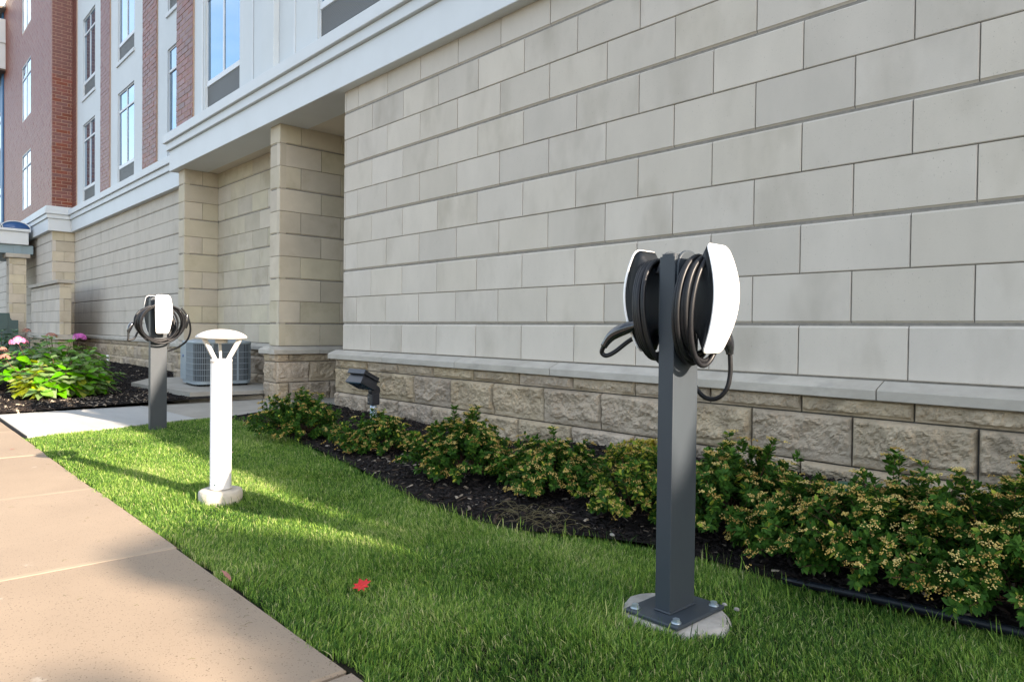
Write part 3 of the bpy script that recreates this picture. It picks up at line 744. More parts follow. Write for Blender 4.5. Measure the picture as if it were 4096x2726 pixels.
g2 = make_blades(170000, (1.2, 6.5), (-3.13, -.9), lambda x, y: gmask(x, y) & near_cam(x, y, 3.6, 5.8), .023, .045, .0034, 'grass', lawn_z, 2, .9)
tag(g2, kind='stuff')
g3 = make_blades(90000, (-.5, 3.2), (-3.13, -.9), lambda x, y: gmask(x, y) & near_cam(x, y, 5.8, 12), .024, .047, .0046, 'grass', lawn_z, 3, .8)
tag(g3, kind='stuff')
def tufts(x, y):   # taller untrimmed blades round posts and along the bed
    e = wedge_edge(x)
    a = (np.abs(y - e + .03) < .05) | (np.hypot((x - 6.02) / 1.1, y + 2.03) < .26) | (np.hypot(x - 3.305, y + 2.626) < .17) | (np.hypot(x - .07, y + 2.03) < .16) | ((x > 6.0) & (x < 6.5) & (y > -1.7) & (y < e + .04))
    return gmask(x, y) & a
g4 = make_blades(9000, (-.3, 9), (-3.1, -1.1), tufts, .055, .095, .0036, 'grass', lawn_z, 4, .6); tag(g4, kind='stuff')

# ---------------------------------------------------------------- mulch chips
def chips(n, xr, yr, mask, zf, sl, name, seed, cl=None, up=.45):
    r = np.random.default_rng(seed); x = r.uniform(*xr, n * 2); y = r.uniform(*yr, n * 2); k = mask(x, y); x, y = x[k][:n], y[k][:n]; n = len(x)
    z = zf(x, y) + r.uniform(-.001, .010, n); ln = sl * r.uniform(.4, 1.5, n); wd = ln * r.uniform(.14, .42, n); th = wd * r.uniform(.2, .6, n)
    a = r.uniform(0, 2 * np.pi, n); p_ = r.normal(0, up * .6, n); ro = r.uniform(-.8, .8, n)
    dx = np.stack([np.cos(a) * np.cos(p_), np.sin(a) * np.cos(p_), np.sin(p_)], 1)
    sd_ = np.stack([-np.sin(a), np.cos(a), np.zeros(n)], 1); upv = np.cross(dx, sd_)
    s2 = sd_ * np.cos(ro)[:, None] + upv * np.sin(ro)[:, None]; u2 = np.cross(dx, s2)
    C_ = np.stack([x, y, z], 1); V = []
    for (i, j, k2) in ((-1, -1, 0), (1, -.7, 0), (1.1, .6, 0), (-.9, 1, 0), (-.8, -.7, 1), (.8, -.5, 1), (.9, .5, 1), (-.85, .8, 1)):
        V.append(C_ + dx * (ln * .5 * i)[:, None] + s2 * (wd * .5 * j)[:, None] + u2 * (th * k2)[:, None])
    V = np.stack(V, 1).reshape(-1, 3); b = (np.arange(n) * 8)[:, None]
    Q = np.concatenate([b + [4, 5, 6, 7], b + [0, 1, 5, 4], b + [1, 2, 6, 5], b + [2, 3, 7, 6], b + [3, 0, 4, 7]], 0)
    c = r.random(n) ** 1.5 if cl is None else cl(x, y, r)
    return tag(link(name, tri_mesh(name, V, Q, False, np.repeat(c, 8)), M['chips']), kind='stuff')
bmask = lambda x, y: (y > wedge_edge(x) + .01) & (y < -.08) & ~((x < -.32))
chips(26000, (-.4, 9.2), (-1.8, -.06), lambda x, y: bmask(x, y) & ((x > 4.4)), bed_z, .034, 'mulch', 21)
chips(14000, (-.4, 4.6), (-1.85, -.06), bmask, bed_z, .036, 'mulch', 22)
def fmask(x, y):
    return (x < -2.0 - (y + 3.085) * .045) & ~((x > -5.5) & (x < -2.1) & (y > -1.0)) & (y < np.where(x < -5.9, .45, -.05)) & (y > -3.10)
def fcol(x, y, r):
    c = r.random(len(x)) ** 2.6; peb = (np.hypot((x + 2.9) / 1.0, (y + 1.9) / .8) < 1) & (r.random(len(x)) < .20)
    red = (y < -2.75) & (x > -4.2) & (r.random(len(x)) < .6); c = np.where(red, np.clip(c * .5 + .62, 0, 1), c); return np.where(peb, r.uniform(.93, 1, len(x)), c)
chips(24000, (-9, -1.90), (-3.11, .5), fmask, farbed_z, .042, 'mulch', 23, fcol)
chips(5000, (-18, -9), (-3.06, .5), fmask, farbed_z, .06, 'mulch', 24, fcol)
# dry clippings on the bed below the fourth shrub
def straw(n, c, rad, seed):
    r = random.Random(seed); mb = MB()
    for i in range(n):
        a = r.uniform(0, 6.28); rr = rad * r.random() ** .6; x, y = c[0] + rr * math.cos(a) * 1.8, c[1] + rr * math.sin(a) * .7
        b_ = r.uniform(0, 6.28); l = r.uniform(.05, .13); z = float(bed_z(np.array(x), np.array(y))) + .012 + r.random() * .012
        k = r.uniform(-.6, .6); pts = [(x + math.cos(b_ + k * t) * l * t, y + math.sin(b_ + k * t) * l * t, z + .012 * math.sin(t * 3.1)) for t in (0, .35, .7, 1)]
        mb.tube(pts, .0011, 4, False)
    return mb
tag(straw(110, (4.90, -1.60), .17, 3).obj('dry_clippings', mat('straw', (.13, .11, .05), (.08, .07, .035), 20, .8)), kind='stuff')

# clippings and grit blown onto the sidewalk along the lawn
def litter(n, seed):
    r = random.Random(seed); mb = MB()
    for i in range(n):
        x = r.uniform(.3, 6.3); y = -3.13 - .5 * r.random() ** 2.6; b_ = r.uniform(0, 6.28); l = r.uniform(.008, .028); k = r.uniform(-.8, .8)
        mb.tube([(x + math.cos(b_ + k * t) * l * t, y + math.sin(b_ + k * t) * l * t, .002 + .003 * math.sin(t * 3.1)) for t in (0, .5, 1)], .0006, 3, False)
    return mb
tag(litter(60, 8).obj('grass_clippings', mat('clippings', (.16, .13, .06), (.09, .10, .03), 20, .8)), kind='stuff')

# black plastic bed edging
pts = [(x, float(wedge_edge(x)) + .012, .012 + (.012 if x > 6.5 else .012 - .05 * (6.5 - x))) for x in np.linspace(6.12, 9.0, 60)]
ed = MB().tube(pts, .0155, 10).obj('bed_edging', M['edging']); tag(ed, 'black plastic tube edging between the lawn and the mulch at lower right', 'edging')

# ================================================================ SHRUBS
def leaf_batch(P, D, U, Ls, Ws, cv, fold=.25, curl=.25):
    """one folded pointed leaf (6 verts, 4 tris... as 4 quads->tris) per row"""
    n = len(P); S = np.cross(D, U); S /= np.linalg.norm(S, axis=1)[:, None] + 1e-9; Nn = np.cross(S, D)
    def at(t, s, h): return P + D * (Ls * t)[:, None] + S * (Ws * s)[:, None] + Nn * (Ls * h)[:, None]
    V = np.stack([at(0, 0, 0), at(.33, .5, fold * .25), at(.66, .40, fold * .15 - curl * .12), at(1, 0, -curl * .35), at(.66, -.40, fold * .15 - curl * .12), at(.33, -.5, fold * .25), at(.5, 0, -.03)], 1).reshape(-1, 3)
    b = (np.arange(n) * 7)[:, None]
    T = np.concatenate([b + [0, 1, 6], b + [1, 2, 6], b + [2, 3, 6], b + [3, 4, 6], b + [4, 5, 6], b + [5, 0, 6]], 0)
    return V, T, np.repeat(cv, 7)
def spirea(x, y, rx, ry, h, nt, nleaf, label, seed, yellow=0., flowers=.5, leaf=.034, z0=None, name='spirea_shrub', group='flowering spirea shrubs in the mulch bed'):
    r = np.random.default_rng(seed); zb = float(bed_z(np.array(float(x)), np.array(float(y)))) if z0 is None else z0
    root = thing(name, label, 'shrub', (x, y, zb), 0, group)
    stems = MB(); LP = []; LD = []; LU = []; LL = []; LC = []; FP = []; FN = []; FS = []
    for i in range(nt):
        a = r.uniform(0, 2 * np.pi); e = r.uniform(0, 1) ** .68   # 0 top, 1 rim
        sp = r.uniform(.80, 1.07) * (1 + .16 * math.sin(3 * a + seed)) ; th = e * 1.42
        tip = np.array([math.cos(a) * math.sin(th) * rx * sp, math.sin(a) * math.sin(th) * ry * sp, max(.05, math.cos(th)) * h * sp * (.86 + .14 * r.random())])
        if r.random() < .07: tip = tip * 1.13
        base = np.array([math.cos(a) * .05, math.sin(a) * .05, 0.]) + r.normal(0, .015, 3) * [1, 1, 0]
        mid = base * .4 + tip * .6; mid[2] += h * .10; ctrl = mid
        ts = np.linspace(0, 1, 7); C = np.array([(1 - t) ** 2 * base + 2 * t * (1 - t) * ctrl + t * t * tip for t in ts])
        if i % 2 == 0: stems.tube([tuple(c) for c in C[1:]], [.0028, .0026, .0023, .002, .0016, .0012], 4, False)
        nl = int(nleaf / nt * r.uniform(.7, 1.3)); tt = np.clip(1 - r.random(nl) ** 1.35 * .62, 0, 1)
        if e > .75: tt = np.clip(1 - r.random(nl) ** 1.2 * .5, 0, 1)
        p = np.array([(1 - t) ** 2 * base + 2 * t * (1 - t) * ctrl + t * t * tip for t in tt])
        dr = (tip - ctrl); dr = dr / np.linalg.norm(dr)
        q = r.normal(0, 1, (nl, 3)); q -= (q @ dr)[:, None] * dr; q /= np.linalg.norm(q, axis=1)[:, None]
        D = q * .9 + dr * r.uniform(.1, .9, nl)[:, None] + np.array([0, 0, .15]); D /= np.linalg.norm(D, axis=1)[:, None]
        U = np.tile(np.array([0, 0, 1.]), (nl, 1)) * .7 + dr * .5 + r.normal(0, .35, (nl, 3))
        LP.append(p + q * .004); LD.append(D); LU.append(U); sc = (.55 + .45 * (1 - np.abs(tt - .8))) * r.uniform(.65, 1.2, nl); LL.append(leaf * sc)
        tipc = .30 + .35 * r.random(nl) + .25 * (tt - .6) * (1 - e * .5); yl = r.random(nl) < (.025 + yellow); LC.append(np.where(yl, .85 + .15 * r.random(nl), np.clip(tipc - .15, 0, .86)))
        if e < .97 and r.random() < flowers:
            FP.append(tip + dr * .012); nn = dr * .55 + np.array([0, 0, .8]); FN.append(nn / np.linalg.norm(nn)); FS.append(r.uniform(.020, .036))
    P, D, U, Ls, Cc = (np.concatenate(k) for k in (LP, LD, LU, LL, LC))
    keep = P[:, 2] > .0; P, D, U, Ls, Cc = P[keep], D[keep], U[keep], Ls[keep], Cc[keep]
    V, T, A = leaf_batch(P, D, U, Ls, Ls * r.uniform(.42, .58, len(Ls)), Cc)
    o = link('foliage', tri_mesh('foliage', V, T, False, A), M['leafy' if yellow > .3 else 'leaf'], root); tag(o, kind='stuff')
    stems.obj('stems', M['stem'], root)
    # spent corymbs: flat heads of many tiny knobs
    V = []; A = []; T = []
    octa = np.array([(1, 0, 0), (-1, 0, 0), (0, 1, 0), (0, -1, 0), (0, 0, 1), (0, 0, -1)], float); of = np.array([(0, 2, 4), (2, 1, 4), (1, 3, 4), (3, 0, 4), (2, 0, 5), (1, 2, 5), (3, 1, 5), (0, 3, 5)])
    c0 = 0
    for p_, nn, s_r in zip(FP, FN, FS):
        t1 = np.cross(nn, [0.3, .9, .1]); t1 /= np.linalg.norm(t1); t2 = np.cross(nn, t1); base_c = r.uniform(.2, .85)
        for sub in range(r.integers(3, 6)):
            so_ = (t1 * r.normal(0, .7) + t2 * r.normal(0, .7)) * s_r
            for k in range(10):
                rr = s_r * .48 * math.sqrt(r.random()); aa = r.uniform(0, 6.28)
                pp = p_ + so_ + t1 * rr * math.cos(aa) + t2 * rr * math.sin(aa) + nn * (r.uniform(-.004, .003) - rr * .2)
                V.append(pp + octa * r.uniform(.0022, .0040)); T.append(of + c0); c0 += 6; A.append(np.full(6, np.clip(base_c + r.normal(0, .22), 0, 1)))
    if V:
        o = link('flower_heads', tri_mesh('flower_heads', np.concatenate(V), np.concatenate(T), False, np.concatenate(A)), M['flower'], root); tag(o, kind='stuff')
    return root
SP = [
 (1.47, -1.24, .47, .42, .48, 220, 13000, 'rounded spirea shrub furthest left in the mulch, at the end of the curved bed', 1, .02, .45, .031),
 (2.60, -1.10, .39, .34, .35, 150, 9500, 'loose spirea shrub in front of the black floodlight', 2, .03, .5, .031),
 (3.90, -1.27, .43, .37, .47, 190, 11500, 'spirea shrub with tan flower heads left of middle, against the pale low stones', 3, .02, .75, .033),
 (4.58, -1.17, .39, .33, .34, 190, 10500, 'low spirea shrub behind the dry clippings', 4, .03, .75, .033),
 (5.24, -1.20, .29, .30, .41, 120, 5500, 'yellowing spirea shrub just left of the near charging post', 5, .24, .6, .035),
 (5.72, -1.08, .40, .36, .47, 200, 11000, 'tall spirea shrub just right of the near charging post', 6, .03, .8, .036),
 (6.10, -1.14, .33, .34, .36, 140, 6500, 'short spirea shrub in front of the dark green dome', 7, .03, .75, .036),
 (6.46, -1.14, .42, .40, .48, 250, 13500, 'dense spirea shrub full of tan heads right of the green dome', 8, .02, .85, .035),
 (6.86, -1.10, .41, .44, .53, 250, 13500, 'largest spirea shrub reaching the edging at far right', 9, .02, .85, .035),
 (7.12, -.62, .36, .32, .38, 140, 6500, 'spirea shrub cut by the right edge of the picture', 10, .02, .8, .035),
]
for (x, y, rx, ry, h, nt_, nl_, lb, sd_, ye, fl, lf) in SP:
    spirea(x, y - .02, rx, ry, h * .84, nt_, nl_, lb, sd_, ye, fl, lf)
spirea(4.72, -.42, .30, .16, .17, 60, 1900, 'low yellow leaved sprig at the foot of the rough stone, left of the near post', 15, .6, .3, .034, name='yellow_ground_plant', group=None)

# small dark green dome between shrubs
vd = MB().lathe([(.001, .0), (.115, .0), (.12, .02), (.12, .20), (.112, .235), (.085, .262), (.045, .278), (.001, .283)][::1], 24).obj('valve_cover', M['valve'])
vd.location = (5.98, -.50, -.03); tag(vd, 'dark green domed cover half hidden among the shrubs', 'cover')

# ================================================================ HYDRANGEAS
def hleaf_mesh(name, m, L_=1.0, W=.62, fold=.22, droop=.25):
    n = 7; prof = [0, .20, .36, .42, .40, .30, .14, 0]; V = []; F = []
    for i in range(n + 1):
        t = i / n; x = t; zc = -droop * t * t * .6; wd = prof[i] / .42 * W / 2
        wv = .02 * math.sin(i * 2.4)
        V += [(x, 0, zc)] + [(x - .02 * (wd > 0), wd, zc + fold * wd + wv), (x - .02 * (wd > 0), -wd, zc + fold * wd - wv)]
    for i in range(n):
        a, b = i * 3, (i + 1) * 3; F += [(a, b, b + 1, a + 1), (a, a + 2, b + 2, b)]
    me = raw_mesh(name, V, F, True); me.materials.append(m); return me
HL = {k: [hleaf_mesh('leaf', M[k], W=w_, fold=f, droop=d) for w_, f, d in ((.66, .2, .3), (.58, .32, .5), (.72, .12, .15), (.62, .25, -.1))] for k in ('hleaf', 'hleafd', 'hleafy')}
def flower_head(parent, p, rad, m, seed, n=60):
    r = random.Random(seed); mb = MB()
    for i in range(n):
        a = r.uniform(0, 6.28); u = r.random() ** .7; e = u * 1.45
        d = Vector((math.cos(a) * math.sin(e), math.sin(a) * math.sin(e), math.cos(e) * .85)); c = Vector(p) + d * rad * r.uniform(.85, 1.05)
        nn = d.normalized(); t1 = nn.orthogonal().normalized(); t2 = nn.cross(t1); ph = r.uniform(0, 1.5); s = rad * r.uniform(.20, .30)
        for k in range(4):
            b = ph + k * math.pi / 2; u1 = t1 * math.cos(b) + t2 * math.sin(b); u2 = t1 * -math.sin(b) + t2 * math.cos(b)
            mb.add([c, c + u1 * s * .6 + u2 * s * .42 + nn * s * .15, c + u1 * s * 1.05, c + u1 * s * .6 - u2 * s * .42 + nn * s * .15], [(0, 1, 2, 3)])
    o = mb.obj('flower_head', m, parent, fix=False); return o
def hydrangea(x, y, rx, ry, h, nst, label, seed, key, lsz, heads=(), yellow_side=None, z0=.07, dens=3):
    r = random.Random(seed); root = thing('hydrangea_bush', label, 'bush', (x, y, z0), 0, None)
    st = MB()
    for i in range(nst):
        a = 2 * math.pi * (i * .618 % 1) + r.uniform(-.2, .2); e = ((i + .5) / nst) ** .62 * 1.38; sp = r.uniform(.86, 1.10)
        tip = Vector((math.cos(a) * math.sin(e) * rx * sp, math.sin(a) * math.sin(e) * ry * sp, max(.06, math.cos(e)) * h * sp))
        base = Vector((math.cos(a) * .06, math.sin(a) * .06, 0)); mid = (base * .4 + tip * .6) + Vector((0, 0, h * .12))
        C = [base * (1 - t) ** 2 + mid * 2 * t * (1 - t) + tip * t * t for t in (0, .25, .5, .75, 1)]
        st.tube(C, [.007, .006, .005, .004, .003], 5, False)
        d = (tip - mid).normalized()
        for lv in range(dens):
            c = tip - d * (.055 * lv) + Vector((0, 0, -.012 * lv)); ph = r.uniform(0, 3.14)
            for k in range(2 if lv else 3):
                b = ph + k * (math.pi if lv else 2.09) + r.uniform(-.25, .25)
                outw = Vector((math.cos(b), math.sin(b), 0)); up_ = (.20 if lv == 0 else -.12 - .24 * lv) + r.uniform(-.15, .15)
                D = (outw + Vector((0, 0, up_)) + d * .35).normalized()
                N_ = (Vector((0, 0, 1)) * .75 + d * .6 + outw * .25); S = N_.cross(D).normalized(); N2 = D.cross(S)
                s = lsz * (.55 if lv == 0 else .95 + .1 * lv) * r.uniform(.8, 1.2)
                kk = key
                if yellow_side is not None:
                    yv = (tip.y * -1 / ry) * .8 + (tip.z / h - .5) * -.15 + (-tip.x / rx) * .3
                    if yv + r.uniform(-.25, .25) > yellow_side: kk = 'hleafy'
                    elif r.random() < .05: kk = 'hleafy'
                o = link('leaf', r.choice(HL[kk]), None, root)
                Mx = Matrix(((D.x, S.x, N2.x, c.x), (D.y, S.y, N2.y, c.y), (D.z, S.z, N2.z, c.z), (0, 0, 0, 1))) @ Matrix.Diagonal((s, s, s, 1))
                if c.z + D.z * s < .01: Mx.translation.z += .03 - (c.z + D.z * s)
                o.matrix_basis = Mx
    st.obj('stems', M['stem'], root)
    for (hx, hy, hz, hr, hm) in heads:
        flower_head(root, (hx, hy, hz), hr, M[hm], seed + int(hx * 90), 55)
        st2 = MB().tube([(hx * .3, hy * .3, .05), (hx * .8, hy * .8, hz * .6), (hx, hy, hz)], [.006, .005, .004], 5).obj('flower_stalk', M['stem'], root)
    return root
hydrangea(-3.50, -2.20, .46, .56, .50, 54, 'bright green hydrangea bush turning yellow on its left, beside the light concrete path', 31, 'hleaf', .195, yellow_side=.40, z0=.05, dens=4)
hydrangea(-4.85, -2.00, .58, .78, .70, 52, 'green hydrangea bush with one pink and one purple flower head behind the bright one', 32, 'hleaf', .19,
          heads=[(.15, -.52, .66, .115, 'pink'), (.05, .25, .72, .10, 'purple'), (-.3, -.05, .74, .08, 'faded'), (.45, -.72, .46, .07, 'faded')])
hydrangea(-5.7, -3.0, .95, .8, .70, 60, 'dark green hydrangea bush with faded pink heads at the left picture edge', 33, 'hleafd', .15,
          heads=[(.45, .35, .52, .085, 'faded'), (.2, .1, .80, .06, 'faded'), (.6, .05, .66, .06, 'faded'), (.7, -.1, .40, .07, 'faded')])
hydrangea(-8.3, -2.3, 1.1, .9, .80, 44, 'furthest dark green hydrangea bush in front of the teal cabinet', 34, 'hleafd', .15, heads=[(.6, .3, .8, .07, 'faded')])

# ================================================================ BOLLARD LIGHT
bo = thing('bollard_light', 'white cylindrical bollard light with shallow domed cap on struts', 'bollard', (3.305, -2.626, 0))
bo['label'] = 'white cylindrical bollard light with a shallow domed cap on the lawn'
n = 40; f0 = []
ring = lambda rr, z, jit: [((rr + jit * (vnoise(np.array(math.cos(2 * math.pi * i / n) * 3), np.array(math.sin(2 * math.pi * i / n) * 3), z * 9) - .5)) * math.cos(2 * math.pi * i / n),
                            (rr + jit * (vnoise(np.array(math.cos(2 * math.pi * i / n) * 3), np.array(math.sin(2 * math.pi * i / n) * 3), z * 9) - .5)) * math.sin(2 * math.pi * i / n), z) for i in range(n)]
MB().loft([ring(.12, -.08, .01), ring(.122, .03, .012), ring(.118, .05, .012), ring(.108, .058, .01), ring(.06, .060, 0)], True, True).obj('concrete_footing', M['fconc'], bo)
MB().lathe([(.001, .905), (.030, .906), (.034, .912), (.034, .9275), (.001, .928)], 20).obj('lamp_socket', M['bollard'], bo)
MB().lathe([(.0605, .062), (.0605, .072), (.0585, .073), (.0585, .788), (.0575, .790), (.0575, .795), (.0600, .797), (.0600, .812), (.056, .815), (.02, .816)], 40).obj('tube', M['bollard'], bo)
cap = [(.02, .928), (.132, .930), (.138, .935), (.141, .942), (.128, .955), (.105, .968), (.072, .979), (.035, .985), (.001, .987)]
MB().lathe(cap, 48).obj('cap', M['bollard'], bo)
for a in (-75, 45, 165):
    t = R(a); c, s = math.cos(t), math.sin(t); mb = MB()
    q = [(.030, .814), (.056, .814), (.122, .931), (.096, .931)]
    tv = (-s * .006, c * .006)
    V = [(c * p_[0] + k * tv[0] * (1 + .4 * i), s * p_[0] + k * tv[1] * (1 + .4 * i), p_[1]) for k in (-1, 1) for i, p_ in zip((0, 0, 1, 1), q)]
    mb.add(V, [(0, 1, 2, 3), (7, 6, 5, 4), (0, 4, 5, 1), (1, 5, 6, 2), (2, 6, 7, 3), (3, 7, 4, 0)]); mb.obj('strut', M['bollard'], bo)
Mx = Matrix.Rotation(R(90), 4, 'X')
sc_ = MB().lathe([(.001, 0), (.007, 0), (.007, .003), (.001, .003)], 14).obj('screw', M['galv'], bo)
sc_.matrix_basis = Matrix.Translation((.0585 * math.cos(R(-48)), .0585 * math.sin(R(-48)), .095)) @ Matrix.Rotation(R(-48), 4, 'Z') @ Matrix.Rotation(R(90), 4, 'Y')

# ================================================================ CHARGING POSTS
def rrect(w_, h, r, n=6, wtop=None):
    """rounded rectangle outline, width may taper to wtop"""
    pts = []; wt = w_ if wtop is None else wtop
    for (sx_, sz, a0) in ((1, 1, 0), (-1, 1, 90), (-1, -1, 180), (1, -1, 270)):
        for i in range(n + 1):
            a = R(a0 + 90 * i / n); ww = (wt if sz > 0 else w_) / 2
            pts.append((sx_ * (ww - r) + r * math.cos(a), sz * (h / 2 - r) + r * math.sin(a)))
    return pts
def shell_outline():
    """front outline of the charger face: widest above the middle, narrower foot"""
    def hw(z):
        u = (z + .186) / .372; return .0545 + .0205 * math.sin(min(1., .03 + u * .90) * math.pi) ** .9 + .006 * u
    right = []
    for i in range(5):
        a = R(-90 + 18 * i); r0 = .022; right.append((hw(-.164) - r0 + r0 * math.cos(a), -.164 + r0 * math.sin(a)))
    for i in range(1, 20):
        z = -.164 + .321 * i / 20; right.append((hw(z), z))
    for i in range(1, 6):
        a = R(18 * i); r0 = .029; right.append((hw(.157) - r0 + r0 * math.cos(a), .157 + r0 * math.sin(a)))
    return right + [(-y, z) for y, z in reversed(right)]
def xprof(z):   # outward bulge of the face against height
    u = (z + .186) / .372; return .092 + .068 * math.sin((.05 + max(0, min(1, u)) * .83) * math.pi) ** .9
def charger_unit(root, mx, side, coil, seed, spread):
    u = bpy.data.objects.new('charger_unit', None)
    # body as part mesh, its shell, plate, cable and handle as sub-parts
    rings = []
    for x, sy, sz in ((.004, .62, .62), (.02, .60, .60), (.045, .58, .58), (.065, .66, .68), (.082, .83, .87), (.094, .965, .98)):
        rings.append([(x + (xprof(z) - .104) * max(0, (x - .05) / .044), y * sy, z * sz) for y, z in shell_outline()])
    body = MB().loft(rings, True, True).obj('charger_body', M['gblack'], root); body.matrix_basis = mx
    rings = []
    O = shell_outline()
    for sc__ in (.10, .35, .6, .8, .9):
        rings.append([(xprof(z * sc__) - .0095, y * sc__, z * sc__) for y, z in O])
    for off, sc__ in ((-.009, .975), (-.007, .995), (-.004, 1.0), (-.001, .99)):
        rings.append([(xprof(z * sc__) + off, y * sc__, z * sc__) for y, z in O])
    for sc__ in (.93, .8, .6, .35, .1):
        rings.append([(xprof(z * sc__) + .0045 * (1 - sc__ ** 2), y * sc__, z * sc__) for y, z in O])
    sh = MB().loft(rings, True, True).obj('face_shell', M['gwhite'], body)
    mp_ = MB(); P_ = rrect(.135, .345, .06, 8); mp_.loft([[(x, y * s, z * s) for y, z in P_] for x, s in ((0, 1), (.006, 1), (.009, .97))], True, True).obj('mount_plate', M['slate'], body)
    # coiled cable
    r = random.Random(seed); pts = []; N_ = coil['n'] * 40
    jit = [(r.uniform(-1, 1), r.uniform(-1, 1), r.uniform(-1, 1)) for _ in range(coil['n'] + 2)]
    for i in range(N_ + 1):
        t = i / 40; k = int(t); f = t - k; j0, j1 = jit[k], jit[k + 1]; J = [j0[q] * (1 - f) + j1[q] * f for q in range(3)]
        a = 2 * math.pi * t + .8
        ry = coil['ry'] * (1 + .14 * J[0]); rz = coil['rz'] * (1 + .09 * J[1])
        x = coil['x0'] + (coil['x1'] - coil['x0']) * (t / coil['n']) + .007 * J[2] + coil.get('tilt', 0) * math.sin(a)
        pts.append((x, ry * math.cos(a) + coil.get('yo', 0) + coil.get('yw', .01) * J[2], coil['zc'] + rz * math.sin(a) - .012 * J[1]))
    MB().tube(pts, coil['r'], 10).obj('cable_coil', M['cable'], body)
    return body
def sm(pts, k=8):
    P = [Vector(p) for p in pts]; P = [P[0]] + P + [P[-1]]; out = []
    for i in range(1, len(P) - 2):
        for j in range(k):
            t = j / k; out.append(.5 * ((2 * P[i]) + (P[i + 1] - P[i - 1]) * t + (2 * P[i - 1] - 5 * P[i] + 4 * P[i + 1] - P[i + 2]) * t * t + (3 * P[i] - P[i - 1] - 3 * P[i + 1] + P[i + 2]) * t ** 3))
    out.append(P[-2]); return out
def charging_post(x, y, label, seed, coils, handles, r_c):
    root = thing('charging_post', label, 'charging post', (x, y, 0), 0, 'electric car charging posts on the lawn')
    n_ = 44
    fr_ = lambda R0, z: [((R0 * (1 + .10 * (float(vnoise(np.array(math.cos(2 * math.pi * i / n_) * 2.2 + seed), np.array(math.sin(2 * math.pi * i / n_) * 2.2), 1.)) - .5)) + .006 * random.uniform(-1, 1)) * math.cos(2 * math.pi * i / n_),
                          R0 * .88 * (1 + .10 * (float(vnoise(np.array(math.cos(2 * math.pi * i / n_) * 2.2 + seed), np.array(math.sin(2 * math.pi * i / n_) * 2.2), 5.)) - .5)) * math.sin(2 * math.pi * i / n_), z) for i in range(n_)]
    MB().loft([fr_(.202, -.12), fr_(.200, -.012), fr_(.190, .002), fr_(.17, .005), fr_(.12, .006)] if x > 3 else [fr_(.17, -.2), fr_(.17, -.06), fr_(.1, -.055)], True, True).obj('concrete_footing', M['bconc'], root)
    MB().bbox(-.112, .112, -.148, .148, *((.0065, .0205) if x > 3 else (-.054, -.04)), .003).obj('base_plate', M['slate'], root)
    rings = [[(px, py, z) for px, py in [(a * (.0315 - .0025) + .0025 * math.cos(R(t)) , b * (.0755 - .0025) + .0025 * math.sin(R(t))) for a, b, t0 in ((1, 1, 0), (-1, 1, 90), (-1, -1, 180), (1, -1, 270)) for t in (t0, t0 + 45, t0 + 90)]] for z in (.0205 if x > 3 else -.045, 1.262)]
    MB().loft(rings, True, False).obj('post_tube', M['slate'], root)
    MB().prism(rrect(.058, .146, .012, 4), 1.2625, 1.272, 'z').obj('post_cap', M['slate'], root)
    MB().bbox(-.036, .036, -.080, .080, *((.0207, .027) if x > 3 else (-.04, -.034)), .003).obj('weld_bead', M['slate'], root)
    for a in (-1, 1):
        for b in (-1, 1):
            bl = MB().prism([(.0125 * math.cos(R(60 * i + 15)), .0125 * math.sin(R(60 * i + 15))) for i in range(6)], .024, .035, 'z').lathe([(.0175, .0206), (.0175, .0238), (.004, .0239)], 18).obj('bolt', M['galv'], root)
            bl.location = (a * .086, b * .116, 0 if x > 3 else -.06)
    zc = 1.114
    mxr = Matrix.Translation((.0317, 0, zc)); mxl = Matrix.Translation((-.0317, 0, zc)) @ Matrix.Rotation(R(180), 4, 'Z')
    b1 = charger_unit(root, mxr, 1, coils[0], seed, 0); b2 = charger_unit(root, mxl, -1, coils[1], seed + 50, 0)
    for (hp, cp_, ww) in handles:
        H = sm([Vector(p) - Vector((x, y, 0)) for p in hp], 6); nH = len(H)
        rad = [.0135 + .0085 * math.sin(math.pi * min(1, (i / (nH - 1)) * 1.15) ** .9) for i in range(nH)]
        MB().tube(H, rad, 12).obj('plug_handle', M['handle'], root)
        MB().tube(sm([Vector(p) - Vector((x, y, 0)) for p in cp_], 8), r_c, 8).obj('cable_tail', M['cable'], root)
    return root
charging_post(6.016, -2.0235, 'near charging post with tightly coiled black cables in front of the stone wall', 5,
    [dict(n=7, ry=.112, rz=.176, x0=.018, x1=.100, zc=-.032, r=.0090, tilt=.013, yo=-.012, yw=.024),
     dict(n=6, ry=.112, rz=.176, x0=.018, x1=.085, zc=-.035, r=.0090, tilt=.012, yo=.002, yw=.022)],
    [([(5.905, -2.09, 1.03), (5.855, -2.12, 1.012), (5.80, -2.13, .985), (5.765, -2.135, .945)],
      [(5.765, -2.135, .945), (5.752, -2.13, .922), (5.765, -2.12, .910), (5.79, -2.10, .925), (5.83, -2.07, .965), (5.88, -2.04, 1.0)], 0),
     ([(6.135, -1.935, 1.02), (6.14, -1.915, .985), (6.145, -1.905, .95), (6.146, -1.90, .925)],
      [(6.146, -1.90, .93), (6.146, -1.895, .86), (6.135, -1.90, .80), (6.10, -1.905, .765), (6.055, -1.91, .765), (6.02, -1.915, .80), (6.0, -1.93, .87), (6.0, -1.935, .98)], 0)], .0085)
